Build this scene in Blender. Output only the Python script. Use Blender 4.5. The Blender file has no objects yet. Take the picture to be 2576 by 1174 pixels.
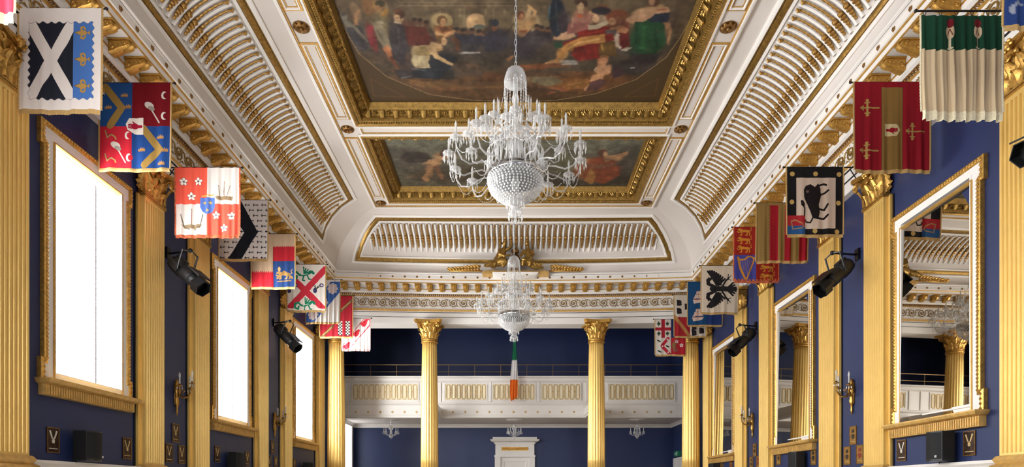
import bpy, math, random
import numpy as np
from mathutils import Vector, Matrix
random.seed(7)
PI = math.pi
SC = bpy.context.scene
COL = SC.collection

# ------------------------------------------------------------------ helpers
def lin(r, g, b):
    f = lambda c: (c / 255 / 12.92) if c / 255 <= .04045 else ((c / 255 + .055) / 1.055) ** 2.4
    return (f(r), f(g), f(b))

def mat(name, rgb, rough=.5, metal=0., spec=.5, var=0., vscale=6., bump=0., bscale=60., coat=0.):
    m = bpy.data.materials.new(name); m.use_nodes = True
    nt = m.node_tree; b = nt.nodes['Principled BSDF']
    c = lin(*rgb)
    b.inputs['Base Color'].default_value = (*c, 1)
    b.inputs['Roughness'].default_value = rough
    b.inputs['Metallic'].default_value = metal
    b.inputs['Specular IOR Level'].default_value = spec
    if coat: b.inputs['Coat Weight'].default_value = coat
    if var or bump:
        tc = nt.nodes.new('ShaderNodeTexCoord')
    if var:
        n = nt.nodes.new('ShaderNodeTexNoise'); n.inputs['Scale'].default_value = vscale; n.inputs['Detail'].default_value = 5
        nt.links.new(tc.outputs['Object'], n.inputs['Vector'])
        r = nt.nodes.new('ShaderNodeValToRGB')
        r.color_ramp.elements[0].position = .3; r.color_ramp.elements[1].position = .72
        r.color_ramp.elements[0].color = (*[x * (1 - var) for x in c], 1)
        r.color_ramp.elements[1].color = (*[min(1, x * (1 + var)) for x in c], 1)
        nt.links.new(n.outputs['Fac'], r.inputs['Fac']); nt.links.new(r.outputs['Color'], b.inputs['Base Color'])
    if bump:
        n2 = nt.nodes.new('ShaderNodeTexNoise'); n2.inputs['Scale'].default_value = bscale; n2.inputs['Detail'].default_value = 3
        nt.links.new(tc.outputs['Object'], n2.inputs['Vector'])
        bp = nt.nodes.new('ShaderNodeBump'); bp.inputs['Strength'].default_value = bump; bp.inputs['Distance'].default_value = .02
        nt.links.new(n2.outputs['Fac'], bp.inputs['Height']); nt.links.new(bp.outputs['Normal'], b.inputs['Normal'])
    return m

def attr_mat(name, rough=.85, spec=.2, weave=0.):
    m = bpy.data.materials.new(name); m.use_nodes = True
    nt = m.node_tree; b = nt.nodes['Principled BSDF']
    a = nt.nodes.new('ShaderNodeAttribute'); a.attribute_name = 'paint'
    nt.links.new(a.outputs['Color'], b.inputs['Base Color'])
    b.inputs['Roughness'].default_value = rough; b.inputs['Specular IOR Level'].default_value = spec
    if weave:
        tc = nt.nodes.new('ShaderNodeTexCoord'); n2 = nt.nodes.new('ShaderNodeTexNoise'); n2.inputs['Scale'].default_value = 25
        nt.links.new(tc.outputs['Object'], n2.inputs['Vector'])
        bp = nt.nodes.new('ShaderNodeBump'); bp.inputs['Strength'].default_value = weave; bp.inputs['Distance'].default_value = .02
        nt.links.new(n2.outputs['Fac'], bp.inputs['Height']); nt.links.new(bp.outputs['Normal'], b.inputs['Normal'])
    return m

def glow_mat(name, rgb, s):
    m = bpy.data.materials.new(name); m.use_nodes = True
    nt = m.node_tree; nt.nodes.remove(nt.nodes['Principled BSDF'])
    e = nt.nodes.new('ShaderNodeEmission'); e.inputs['Color'].default_value = (*lin(*rgb), 1); e.inputs['Strength'].default_value = s
    nt.links.new(e.outputs[0], nt.nodes['Material Output'].inputs['Surface'])
    return m

def crystal_mat(name, rgb, clear):
    m = bpy.data.materials.new(name); m.use_nodes = True
    nt = m.node_tree; b = nt.nodes['Principled BSDF']
    b.inputs['Base Color'].default_value = (*lin(*rgb), 1); b.inputs['Roughness'].default_value = .08
    b.inputs['Specular IOR Level'].default_value = .9
    t = nt.nodes.new('ShaderNodeBsdfTransparent'); mx = nt.nodes.new('ShaderNodeMixShader')
    lw = nt.nodes.new('ShaderNodeLayerWeight'); lw.inputs['Blend'].default_value = .35
    mp = nt.nodes.new('ShaderNodeMapRange'); mp.inputs['To Min'].default_value = clear; mp.inputs['To Max'].default_value = 1
    nt.links.new(lw.outputs['Facing'], mp.inputs['Value']); nt.links.new(mp.outputs[0], mx.inputs['Fac'])
    nt.links.new(t.outputs[0], mx.inputs[1]); nt.links.new(b.outputs[0], mx.inputs[2])
    nt.links.new(mx.outputs[0], nt.nodes['Material Output'].inputs['Surface'])
    return m

M = dict(
    white=mat('white plaster paint', (240, 234, 226), .55, var=.03, vscale=1.5),
    flat=mat('ceiling white', (218, 209, 200), .7, var=.04, vscale=.8),
    wwood=mat('white gloss woodwork', (228, 222, 214), .35, var=.02, vscale=2),
    navy=mat('navy wall paint', (31, 45, 86), .5, var=.07, vscale=1.1),
    goldp=mat('gold paint', (243, 204, 118), .34, metal=.38, var=.04, vscale=4),
    gilt=mat('gilded plaster', (206, 160, 80), .34, metal=.7, var=.25, vscale=22, bump=.15, bscale=60),
    drop=mat('gilded cove drops', (170, 128, 64), .36, metal=.7, var=.3, vscale=30),
    ogilt=mat('olive scroll gilding', (150, 118, 62), .42, metal=.55, var=.15),
    fgilt=mat('bronzed frame gilding', (156, 122, 60), .36, metal=.75, var=.35, vscale=16, bump=.2, bscale=50),
    gilt2=mat('gold leaf line', (204, 160, 84), .4, metal=.5, var=.15, vscale=10),
    dgilt=mat('aged bronze gilding', (136, 98, 50), .4, metal=.7, var=.3, vscale=25, bump=.3, bscale=80),
    cream=mat('cream panel paint', (236, 222, 190), .6, var=.05),
    tan=mat('tan gilding line', (200, 172, 120), .5, metal=.3, var=.15, vscale=15),
    black=mat('black plastic', (20, 20, 21), .45, bump=.1, bscale=200),
    blackm=mat('black metal', (16, 16, 17), .35, metal=.2),
    iron=mat('dark iron', (28, 22, 20), .5, metal=.5),
    silver=mat('silvered ring', (190, 192, 194), .2, metal=1.),
    steel=mat('dull brass rail', (150, 122, 84), .4, metal=.7),
    brass=mat('antique brass', (170, 128, 62), .3, metal=.85, var=.2, vscale=30),
    candle=crystal_mat('frosted candle tube', (226, 224, 218), .62),
    floor=mat('pale floor boards', (178, 170, 158), .4, var=.2, vscale=3),
    brown=mat('gilt brown moulding', (214, 172, 98), .45, metal=.3, var=.2, vscale=12),
    mirror=mat('mirror silvering', (206, 200, 190), .015, metal=1.),
    slip=mat('dark mirror slip', (62, 52, 36), .4, metal=.3),
    plaqued=mat('dark bronze plate', (66, 48, 36), .4, metal=.55, var=.35, vscale=18),
    plaqueg=mat('gilt stall plate', (158, 118, 56), .4, metal=.5, var=.3, vscale=18),
    enamelr=mat('red enamel', (130, 36, 30), .4), enamelw=mat('pale enamel', (205, 196, 180), .4), enamelk=mat('black enamel', (34, 30, 30), .4),
    fringe=mat('tan fringe', (186, 150, 92), .85, var=.2, vscale=60), fringew=mat('cream fringe', (226, 212, 178), .85, var=.15, vscale=60),
    fringer=mat('red and gold fringe', (196, 96, 60), .85, var=.5, vscale=16), fringep=mat('pink and white fringe', (222, 168, 160), .85, var=.4, vscale=20),
    cloth=attr_mat('painted banner cloth', .8, .15, .12), canvas=attr_mat('oil painted canvas', .55, .25),
    crystal=crystal_mat('cut crystal', (220, 219, 217), .2), crystal2=crystal_mat('faceted crystal drops', (236, 235, 232), .32),
    daylight=glow_mat('daylit blind', (250, 252, 255), 12.),
    daylight2=glow_mat('dim daylit blind', (250, 252, 255), 4.5),
    daylight3=glow_mat('shaded daylit blind', (250, 252, 255), 1.6),
    exitg=mat('green sign face', (20, 120, 84), .5), exitw=mat('white pictogram', (235, 240, 236), .5),
    fgreen=mat('flag green', (18, 120, 82), .8), fwhite=mat('flag white', (228, 226, 224), .8), forange=mat('flag orange', (236, 116, 28), .8),
    dark=mat('dark grille cloth', (12, 12, 12), .8), grey=mat('pale badge', (190, 190, 190), .4),
)

class MB:
    def __init__(s): s.v = []; s.f = []; s.m = []; s.i = 0
    def add(s, vs, fs, mi=None):
        b = len(s.v); s.v.extend([tuple(v) for v in vs])
        for f in fs: s.f.append([b + k for k in f]); s.m.append(s.i if mi is None else mi)
    def box(s, x0, x1, y0, y1, z0, z1, mi=None, top=None):
        t = top or (x0, x1, y0, y1)
        s.add([(x0, y0, z0), (x1, y0, z0), (x1, y1, z0), (x0, y1, z0), (t[0], t[2], z1), (t[1], t[2], z1), (t[1], t[3], z1), (t[0], t[3], z1)],
              [(0, 3, 2, 1), (4, 5, 6, 7), (0, 1, 5, 4), (1, 2, 6, 5), (2, 3, 7, 6), (3, 0, 4, 7)], mi)
    def tube(s, pts, r, n=8, closed=False, caps=True, mi=None, flat=1.):
        P = [Vector(p) for p in pts]; N = len(P)
        R = r if isinstance(r, (list, tuple)) else [r] * N
        vs = []; prev = None
        for k in range(N):
            a = P[(k - 1) % N] if (closed or k > 0) else P[k]
            c = P[(k + 1) % N] if (closed or k < N - 1) else P[k]
            t = (c - a)
            t = t.normalized() if t.length > 1e-9 else Vector((0, 0, 1))
            if prev is None:
                u = t.cross(Vector((0, 0, 1)))
                if u.length < .05: u = t.cross(Vector((0, 1, 0)))
            else:
                u = prev - t * prev.dot(t)
                if u.length < 1e-6: u = t.cross(Vector((0, 0, 1)))
            u.normalize(); prev = u; w = t.cross(u)
            for j in range(n):
                an = 2 * PI * j / n
                vs.append(P[k] + R[k] * (math.cos(an) * u + flat * math.sin(an) * w))
        fs = []
        for k in range(N if closed else N - 1):
            for j in range(n):
                a = k * n + j; b = k * n + (j + 1) % n; k2 = (k + 1) % N
                fs.append((a, b, k2 * n + (j + 1) % n, k2 * n + j))
        if caps and not closed:
            fs.append(tuple(range(n))[::-1]); fs.append(tuple((N - 1) * n + j for j in range(n)))
        s.add(vs, fs, mi)
    def lathe(s, prof, n=16, c=(0, 0, 0), mi=None, mod=None):
        vs = []; fs = []
        for (r, z) in prof:
            for j in range(n):
                a = 2 * PI * j / n; q = r * (mod(a, z) if mod else 1)
                vs.append((c[0] + q * math.cos(a), c[1] + q * math.sin(a), c[2] + z))
        L = len(prof)
        for k in range(L - 1):
            for j in range(n):
                fs.append((k * n + j, k * n + (j + 1) % n, (k + 1) * n + (j + 1) % n, (k + 1) * n + j))
        if prof[0][0] > 1e-6: fs.append(tuple(range(n))[::-1])
        if prof[-1][0] > 1e-6: fs.append(tuple((L - 1) * n + j for j in range(n)))
        s.add(vs, fs, mi)
    def ball(s, c, r, n=8, m=6, mi=None, sc=(1, 1, 1)):
        vs = []; fs = []
        for k in range(m + 1):
            th = PI * k / m
            for j in range(n):
                a = 2 * PI * j / n
                vs.append((c[0] + sc[0] * r * math.sin(th) * math.cos(a), c[1] + sc[1] * r * math.sin(th) * math.sin(a), c[2] + sc[2] * r * math.cos(th)))
        for k in range(m):
            for j in range(n): fs.append((k * n + j, (k + 1) * n + j, (k + 1) * n + (j + 1) % n, k * n + (j + 1) % n))
        s.add(vs, fs, mi)
    def octa(s, c, rx, ry=None, rz=None, mi=None):
        ry = ry or rx; rz = rz or rx; x, y, z = c
        s.add([(x + rx, y, z), (x, y + ry, z), (x - rx, y, z), (x, y - ry, z), (x, y, z + rz), (x, y, z - rz)],
              [(0, 1, 4), (1, 2, 4), (2, 3, 4), (3, 0, 4), (1, 0, 5), (2, 1, 5), (3, 2, 5), (0, 3, 5)], mi)
    def grid(s, P, mi=None, wrap=False):
        R = len(P); Cn = len(P[0]); vs = [p for row in P for p in row]; fs = []
        for i in range(R - 1):
            for j in range(Cn if wrap else Cn - 1):
                j2 = (j + 1) % Cn
                fs.append((i * Cn + j, i * Cn + j2, (i + 1) * Cn + j2, (i + 1) * Cn + j))
        s.add(vs, fs, mi)
    def prism(s, poly, fn, h0, h1, mi=None):
        n = len(poly)
        s.add([fn(u, v, h0) for u, v in poly] + [fn(u, v, h1) for u, v in poly],
              [tuple(range(n))[::-1], tuple(range(n, 2 * n))] + [(k, (k + 1) % n, n + (k + 1) % n, n + k) for k in range(n)], mi)
    def xf(s, Mx, a=0):
        for k in range(a, len(s.v)): s.v[k] = tuple(Mx @ Vector(s.v[k]))
    def build(s, name, ms, parent=None, smooth=False, loc=None, data_only=False):
        me = bpy.data.meshes.new(name); me.from_pydata(s.v, [], s.f)
        ms = ms if isinstance(ms, (list, tuple)) else [ms]
        for m in ms: me.materials.append(M[m] if isinstance(m, str) else m)
        if len(ms) > 1: me.polygons.foreach_set('material_index', s.m)
        me.polygons.foreach_set('use_smooth', [True] * len(me.polygons))
        me.update()
        if not smooth: me.set_sharp_from_angle(angle=math.radians(38))
        if data_only: return me
        return link(name, me, parent, loc)

def link(name, me, parent=None, loc=None):
    o = bpy.data.objects.new(name, me); COL.objects.link(o)
    if parent is not None: o.parent = parent
    if loc is not None: o.location = loc
    return o

def tag(o, label=None, cat=None, group=None, kind=None):
    if label: o['label'] = label
    if cat: o['category'] = cat
    if group: o['group'] = group
    if kind: o['kind'] = kind
    return o

def thing(name, label, cat, loc=(0, 0, 0), rz=0., group=None, kind=None):
    o = bpy.data.objects.new(name, None); COL.objects.link(o)
    o.location = loc; o.rotation_euler = (0, 0, rz); o.empty_display_size = .1
    return tag(o, label, cat, group, kind)

def copy_tree(o, loc=None, rz=None, label=None, parent=None):
    c = o.copy(); COL.objects.link(c)
    if parent is not None: c.parent = parent
    if loc is not None: c.location = loc
    if rz is not None: c.rotation_euler = (0, 0, rz)
    if label: c['label'] = label
    for ch in list(o.children): copy_tree(ch, parent=c)
    return c

def offset_poly(poly, d):
    n = len(poly); A = sum(poly[k][0] * poly[(k + 1) % n][1] - poly[(k + 1) % n][0] * poly[k][1] for k in range(n))
    sg = 1 if A > 0 else -1; out = []
    for k in range(n):
        p0, p1, p2 = poly[k - 1], poly[k], poly[(k + 1) % n]
        def nrm(a, b):
            ex, ey = b[0] - a[0], b[1] - a[1]; L = math.hypot(ex, ey) or 1
            return (-ey / L * sg, ex / L * sg)
        n1, n2 = nrm(p0, p1), nrm(p1, p2)
        den = 1 + n1[0] * n2[0] + n1[1] * n2[1]
        out.append((p1[0] + d * (n1[0] + n2[0]) / den, p1[1] + d * (n1[1] + n2[1]) / den))
    return out

def lerp(a, b, t): return tuple(x + (y - x) * t for x, y in zip(a, b))

def band(mb, poly, prof, fn, seg=1, mi=None):
    """moulding that follows a closed outline: prof = (inset, height) pairs, fn(u, v, h) -> point"""
    rings = [offset_poly(poly, d) for d, h in prof]; n = len(poly)
    for k in range(n):
        sg = seg[k] if isinstance(seg, (list, tuple)) else seg
        P = []
        for t in range(sg + 1):
            P.append([fn(*lerp(r[k], r[(k + 1) % n], t / sg), h) for r, (d, h) in zip(rings, prof)])
        mb.grid(P, mi)

def sweep(mb, prof, path):
    """prof = (p, z, material of the step to the next point); path = (x, y, dx, dy)"""
    for a in range(len(prof) - 1):
        (p0, z0, m0), (p1, z1, _) = prof[a], prof[a + 1]
        mb.grid([[(x + dx * p0, y + dy * p0, z0), (x + dx * p1, y + dy * p1, z1)] for x, y, dx, dy in path], m0)

def spiral(c, r0, r1, turns, n, fn, start=0., sgn=1):
    out = []
    for k in range(n + 1):
        t = k / n; a = start + sgn * turns * 2 * PI * t; r = r0 + (r1 - r0) * t
        out.append(fn(c[0] + r * math.cos(a), c[1] + r * math.sin(a)))
    return out
# ------------------------------------------------------------------ setting
W = 6.21; YB = 19.77; K = .7; SAG = .3; EYE = 1.55
ZD = 1.98            # top of the dado
ZA = 7.0             # underside of the entablature
ZC = 9.75            # flat ceiling
Y0 = -3.0
YG = 24.0            # back wall of the gallery
PIL = [7.38, 10.36, 11.96, 14.92, 16.58, 19.5]
WIN = [8.9, 13.44, 18.02]

struct = lambda name, mb, ms, parent=None, smooth=False: tag(mb.build(name, ms, parent, smooth), kind='structure' if parent is None else None)

b = MB(); b.box(-W - .5, W + .5, Y0 - .3, YG + .3, -.1, 0); struct('floor', b, 'floor')

# left wall with window openings
def wall_with_holes(xa, xb, y0, y1, z0, z1, holes, mb):
    ys = y0
    for (a, c, lo, hi) in holes:
        mb.box(xa, xb, ys, a, z0, z1); mb.box(xa, xb, a, c, z0, lo); mb.box(xa, xb, a, c, hi, z1); ys = c
    mb.box(xa, xb, ys, y1, z0, z1)
WZ0, WZ1 = 3.03, 6.17; WHW = .685
holes = [(c - WHW, c + WHW, WZ0, WZ1) for c in (-.26, 4.32, *WIN)] + [(22.5, 23.5, .1, 4.08)]
b = MB(); wall_with_holes(-W - .4, -W, Y0, YG, 0, 8.6, holes, b); struct('wall_left', b, 'navy')
b = MB(); b.box(W, W + .4, Y0, YG, 0, 8.6); struct('wall_right', b, 'navy')
b = MB(); b.box(-W - .4, W + .4, YG, YG + .3, 0, 8.6); struct('wall_back', b, 'navy')
b = MB(); 
for x0, x1, z0, z1 in ((-W - .4, -4.2, 0, 10.2), (-2.4, 2.4, 0, 10.2), (4.2, W + .4, 0, 10.2), (-4.2, -2.4, 0, 2.8), (2.4, 4.2, 0, 2.8), (-4.2, -2.4, 6.4, 10.2), (2.4, 4.2, 6.4, 10.2)): b.box(x0, x1, Y0 - .3, Y0, z0, z1)
struct('wall_front', b, 'navy')
for n, x in ((7, -3.3), (8, 3.3)):  # glowing windows added behind the camera as frontal fill light
    w = tag(thing('window_%d' % n, None, None, (x, Y0, 2.8)), kind='structure')
    b = MB(); b.box(-.9, .9, -.2, -.18, 0, 3.6); b.build('blind', 'daylight2', w)
    b = MB()
    for q in (-.9, -.03, .84): b.box(q, q + .06, -.12, -.06, 0, 3.6)
    for q in (0, 1.77, 3.54): b.box(-.9, .9, -.12, -.06, q, q + .06)
    b.build('window_frame', 'wwood', w)

# dado
DP = [(0, ZD - .02, 0), (.10, ZD - .02, 0), (.10, ZD - .06, 0), (.07, ZD - .09, 0), (.05, ZD - .13, 0), (.03, ZD - .16, 0), (.03, .25, 0), (.06, .22, 0), (.06, 0, 0)]
for n, sx in ((1, -1), (2, 1)):
    b = MB(); sweep(b, DP, [(sx * W, Y0, -sx, 0), (sx * W, YG, -sx, 0)]); struct('trim_%d' % n, b, 'wwood')
b = MB(); sweep(b, DP, [(-W, YG, 0, -1), (-1.0, YG, 0, -1)]); sweep(b, DP, [(1.12, YG, 0, -1), (W, YG, 0, -1)]); struct('trim_3', b, 'wwood')

# entablature
R = lambda h: EYE + h
EP = [(-.6, ZA, 0), (.12, ZA, 0), (.12, R(5.655), 2), (.15, R(5.665), 0), (.15, R(5.80), 2), (.18, R(5.812), 0), (.18, R(5.835), 1), (.19, R(5.90), 0), (.12, R(5.95), 0),  # black steps are shadow lines painted under the fasciae
      (.12, R(6.31), 1), (.15, R(6.32), 1), (.15, R(6.345), 0), (.15, R(6.395), 1), (.17, R(6.41), 0), (.22, R(6.44), 0), (.22, R(6.66), 0), (.535, R(6.66), 1),
      (.55, R(6.66), 1), (.55, R(6.685), 0), (.56, R(6.755), 1), (.575, R(6.765), 1), (.58, R(6.785), 0), (.60, R(6.795), 0), (.60, R(6.905), 0), (.63, R(6.915), 2), (.63, R(6.925), 0), (.66, R(6.945), 0),
      (.66, R(6.975), 0), (.2, R(6.975), 0)]
def back_pt(t, p): return (t * (W - p), YB + SAG * (1 - t * t) - K * p)
paths = {
    4: [(-W, Y0, 1, 0), (-W, YB, 1, -K)],
    5: [(t * W, YB + SAG * (1 - t * t), -t, -K) for t in [i / 24 - 1 for i in range(49)]],
    6: [(W, Y0, -1, 0), (W, YB, -1, -K)]}
trims = {}
for n, p in paths.items():
    b = MB(); sweep(b, EP, p); trims[n] = struct('trim_%d' % n, b, ['white', 'gilt2', 'blackm'])
# soffit block behind the back entablature
b = MB(); b.box(-W, W, YB + .36, YB + .72, ZA + .001, 8.52); struct('trim_7', b, 'white')

# ornament: local frame  u along the wall, p out of the wall, z up
def modillion_mesh():
    b = MB(); w = .075
    prof = [(.22, -.005), (.50, -.005), (.525, -.03), (.52, -.075), (.46, -.105), (.38, -.12), (.30, -.165), (.22, -.185)]
    n = len(prof)
    for s in (-1, 1): b.add([(s * w, p, z) for p, z in prof], [tuple(range(n))[::s]])
    P = [[(-w, p, z), (-w * .4, p + (.012 if z < -.02 else 0), z - .012), (w * .4, p + (.012 if z < -.02 else 0), z - .012), (w, p, z)] for p, z in prof]
    b.grid(P)
    b.box(-w - .02, w + .02, .22, .545, -.022, 0)
    for s in (-1, 1):
        b.tube(spiral((.46, -.06), .035, .008, 1.3, 10, lambda x, z: (s * (w + .004), x, z)), .009, 5)
        b.tube(spiral((.28, -.11), .05, .01, 1.3, 10, lambda x, z: (s * (w + .004), x, z)), .011, 5)
    b.tube([(0, .53, -.03), (0, .54, -.07), (0, .49, -.115), (0, .40, -.135)], [.02, .035, .035, .015], 6)
    b.box(-.385 / 2, .385 / 2, .22, .232, -.13, -.105)
    return b.build('modillion', 'gilt', data_only=True)
def boss_mesh():
    b = MB(); b.lathe([(.036, 0), (.036, .008), (.026, .018), (.012, .014), (.0, .02)], 10, mod=lambda a, z: 1 + .12 * math.cos(5 * a))
    b.xf(Matrix.Rotation(-PI / 2, 4, 'X')); b.xf(Matrix.Translation((0, .602, -.105 + .295)))
    return b.build('boss', 'dgilt', data_only=True)
def scroll_mesh():
    b = MB(); f = lambda x, z: (x, .132, z)
    b.tube(spiral((0, 0), .130, .03, 1.55, 30, f, start=PI * 1.05), [.014] * 10 + [.015] * 11 + [.016] * 10, 5)
    b.tube([f(-.105, -.01), f(-.13, .06), f(-.17, .10), f(-.21, .06)], [.012, .012, .010, .006], 5)
    b.ball((0, .136, 0), .026, 6, 4)
    for k in range(9):
        a = PI * (.2 + k * .2); c = (.152 * math.cos(a), .152 * math.sin(a))
        b.octa((c[0], .131, c[1]), .016, .009, .016)
    b.tube([f(.06, .12), f(.11, .10), f(.15, .12)], [.005, .012, .004], 5)
    b.tube([f(.06, -.12), f(.12, -.10), f(.17, -.12)], [.005, .014, .004], 5)
    return b.build('scroll_ornament', 'ogilt', data_only=True)
def rope_mesh():
    b = MB()
    for k in range(6):
        x = (k - 2.5) * .064
        b.tube([(x - .022, .150, -.03), (x - .006, .172, -.012), (x + .012, .172, .012), (x + .026, .150, .03)], [.010, .021, .021, .010], 6)
    return b.build('rope_moulding', 'dgilt', data_only=True)
MOD, BOSS, SCR, ROPE = modillion_mesh(), boss_mesh(), scroll_mesh(), rope_mesh()
def place(me, name, n, u, z):
    o = link(name, me, trims[n]); 
    if n == 5:
        t = u / (W - .4); x, y = back_pt(t, 0)
        o.matrix_local = Matrix.Translation((u, y, z)) @ Matrix.Diagonal((1, -K if name not in ('scroll_ornament',) else -.72, 1, 1))
    elif n == 4: o.matrix_local = Matrix.Translation((-W, u, z)) @ Matrix(((0, 1, 0, 0), (1, 0, 0, 0), (0, 0, 1, 0), (0, 0, 0, 1)))
    else: o.matrix_local = Matrix.Translation((W, u, z)) @ Matrix(((0, -1, 0, 0), (1, 0, 0, 0), (0, 0, 1, 0), (0, 0, 0, 1)))
    return o
SP = .385
for n in (4, 6):
    for k in range(39):
        u = 19.1 - k * SP
        place(MOD, 'modillion', n, u, R(6.655)); place(BOSS, 'boss', n, u, R(6.66)); place(ROPE, 'rope_moulding', n, u, R(6.37))
    for k in range(45): place(SCR, 'scroll_ornament', n, 19.35 - k * .33, R(6.13))
for k in range(29):
    u = (k - 14) * SP
    place(MOD, 'modillion', 5, u, R(6.655)); place(BOSS, 'boss', 5, u, R(6.66)); place(ROPE, 'rope_moulding', 5, u, R(6.37))
for k in range(37): place(SCR, 'scroll_ornament', 5, (k - 18) * .325, R(6.13))

# ------------------------------------------------------------------ ceiling
XE, YE, A1, A2, BZ, Z0C = 4.02, 17.67, 1.60, 1.70, 1.24, R(6.96)
ARC = 1.43                                   # metres of arc per radian
def cove_side(sx):
    def fn(u, v, h=0.):
        th = v / ARC; nx, nz = -math.cos(th) / A1, -math.sin(th) / BZ; L = math.hypot(nx, nz)
        return (sx * (XE + A1 * math.cos(th) + h * nx / L), u, Z0C + BZ * math.sin(th) + h * nz / L)
    return fn
def cove_back(u, v, h=0.):
    th = v / ARC; a = A2 + SAG * (1 - (u / 5.62) ** 2)
    ny, nz = -math.cos(th) / a, -math.sin(th) / BZ; L = math.hypot(ny, nz)
    return (u, YE + a * math.cos(th) + h * ny / L, Z0C + BZ * math.sin(th) + h * nz / L)
ceil = tag(thing('ceiling', None, None), kind='structure')
N = 20
for sx, nm in ((-1, 'cove'), (1, 'cove')):
    b = MB(); f = cove_side(sx)
    b.grid([[f(Y0, ARC * PI / 2 * k / N), f(YE + A2 * math.cos(PI / 2 * k / N), ARC * PI / 2 * k / N)] for k in range(N + 1)])
    b.build(nm, 'flat', ceil, True)
b = MB(); P = []
for k in range(N + 1):
    th = PI / 2 * k / N; X = XE + A1 * math.cos(th); row = []
    for j in range(31):
        t = j / 15 - 1; row.append((t * X, YE + (A2 + SAG * (1 - t * t)) * math.cos(th), Z0C + BZ * math.sin(th)))
    P.append(row)
b.grid(P); b.build('cove', 'flat', ceil, True)
# flat with two coffers
CX = 3.52; C1 = (3.79, 13.71); C2 = (14.12, 17.38)
b = MB()
for (x0, x1, y0, y1) in ((-XE, -CX, Y0, YE), (CX, XE, Y0, YE), (-CX, CX, Y0, C1[0]), (-CX, CX, C1[1], C2[0]), (-CX, CX, C2[1], YE)):
    b.box(x0, x1, y0, y1, ZC, ZC + .5)
b.box(-W, W, Y0, YE + 2.5, ZC + .5, ZC + .6)
b.build('flat_ceiling', 'flat', ceil)
fl = lambda u, v, h=0.: (u, v, ZC - h)
# gold and white mouldings of the flat
b = MB()
rect = lambda x0, x1, y0, y1: [(x0, y0), (x1, y0), (x1, y1), (x0, y1)]
band(b, rect(-XE, XE, Y0 + .1, YE), [(0, 0), (0, .05), (.03, .06), (.06, .05), (.06, 0)], fl, 1, 0)
band(b, rect(-XE, XE, Y0 + .1, YE), [(.06, 0), (.06, .028), (.085, .028), (.085, 0)], fl, 1, 1)
for (y0, y1) in ((3.95, 6.95), (7.45, 10.45), (11.2, 13.5), (14.2, 17.1)):
    for s in (-1, 1):
        xa, xb = sorted((s * 3.60, s * 3.93))
        band(b, rect(xa, xb, y0, y1), [(0, 0), (0, .02), (.035, .02), (.035, 0)], fl, 1, 1)
        band(b, rect(xa, xb, y0, y1), [(.035, 0), (.035, .03), (.055, .03), (.07, 0)], fl, 1, 0)
        band(b, rect(xa, xb, y0, y1), [(.07, 0), (.07, .012), (.085, .012), (.085, 0)], fl, 1, 1)
band(b, rect(-3.5, 3.5, 13.78, 14.06), [(0, 0), (0, .03), (.03, .03), (.03, 0)], fl, 1, 0)
band(b, rect(-3.5, 3.5, 13.78, 14.06), [(.03, 0), (.03, .018), (.055, .018), (.055, 0)], fl, 1, 1)
for (yy0, yy1) in (C1, C2):
    band(b, rect(-CX, CX, yy0, yy1), [(-.06, 0), (-.06, .035), (-.02, .04), (-.02, 0)], fl, 1, 0)
    band(b, rect(-CX, CX, yy0, yy1), [(-.02, 0), (-.02, .03), (0, .03), (0, 0)], fl, 1, 1)
b.build('ceiling_moulding', ['white', 'gilt2'], ceil)
def rosette_mesh():
    b = MB()
    for k in range(8):
        a = 2 * PI * k / 8; ca, sa = math.cos(a), math.sin(a)
        P = []
        for i in range(5):
            t = i / 4; r = .03 + .105 * t; w = .045 * math.sin(PI * (.15 + .75 * t)); h = .02 + .035 * math.sin(PI * t)
            P.append([(ca * r - sa * s * w, sa * r + ca * s * w, -(h - .012 * abs(s))) for s in (-1, 0, 1)])
        b.grid(P)
    b.ball((0, 0, -.03), .04, 8, 5); b.lathe([(.15, 0), (.15, -.012), (.0, -.012)], 16)
    return b.build('rosette', 'dgilt', data_only=True)
ROS = rosette_mesh()
for y in (7.2, 10.83, 13.88, 17.42):
    for s in (-1, 1): link('rosette', ROS, ceil, (s * 3.77, y, ZC))

# coved panels with ribs and gilded drops
def drop_mesh(fn0, v0, v1, vm, up, name='leaf_drop'):
    """a chain of leaves, buds and a ball lying in the cove between v0 (low) and v1 (high)"""
    b = MB(); L = v1 - v0
    def stack(va, vb, ra, rb, beads, hgt):
        n = beads * 4; pts = []; rr = []
        for k in range(n + 1):
            t = k / n; v = va + (vb - va) * t
            pts.append(fn0(0, v, hgt)); rr.append((ra + (rb - ra) * t) * (.62 + .38 * abs(math.sin(PI * t * beads))))
        b.tube(pts, rr, 6)
    if v1 > vm and v0 < vm - .05:
        stack(v0 + .02, vm - .05, .022, .056, max(2, int((vm - v0) / .075)), .05)
        p = fn0(0, vm, .045); b.ball(p, .052, 7, 5)
        stack(vm + .04, v1 - .1, up, up * .7, max(2, int((v1 - vm) / .11)), .035)
        b.tube([fn0(0, v1 - .10, .03), fn0(.02, v1 - .05, .05), fn0(0, v1 - .01, .03)], [.018, .032, .010], 5)
    else: stack(v0 + .02, v1 - .03, .02, .045, max(2, int(L / .07)), .03)
    return b.build(name, 'drop', data_only=True)
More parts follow.
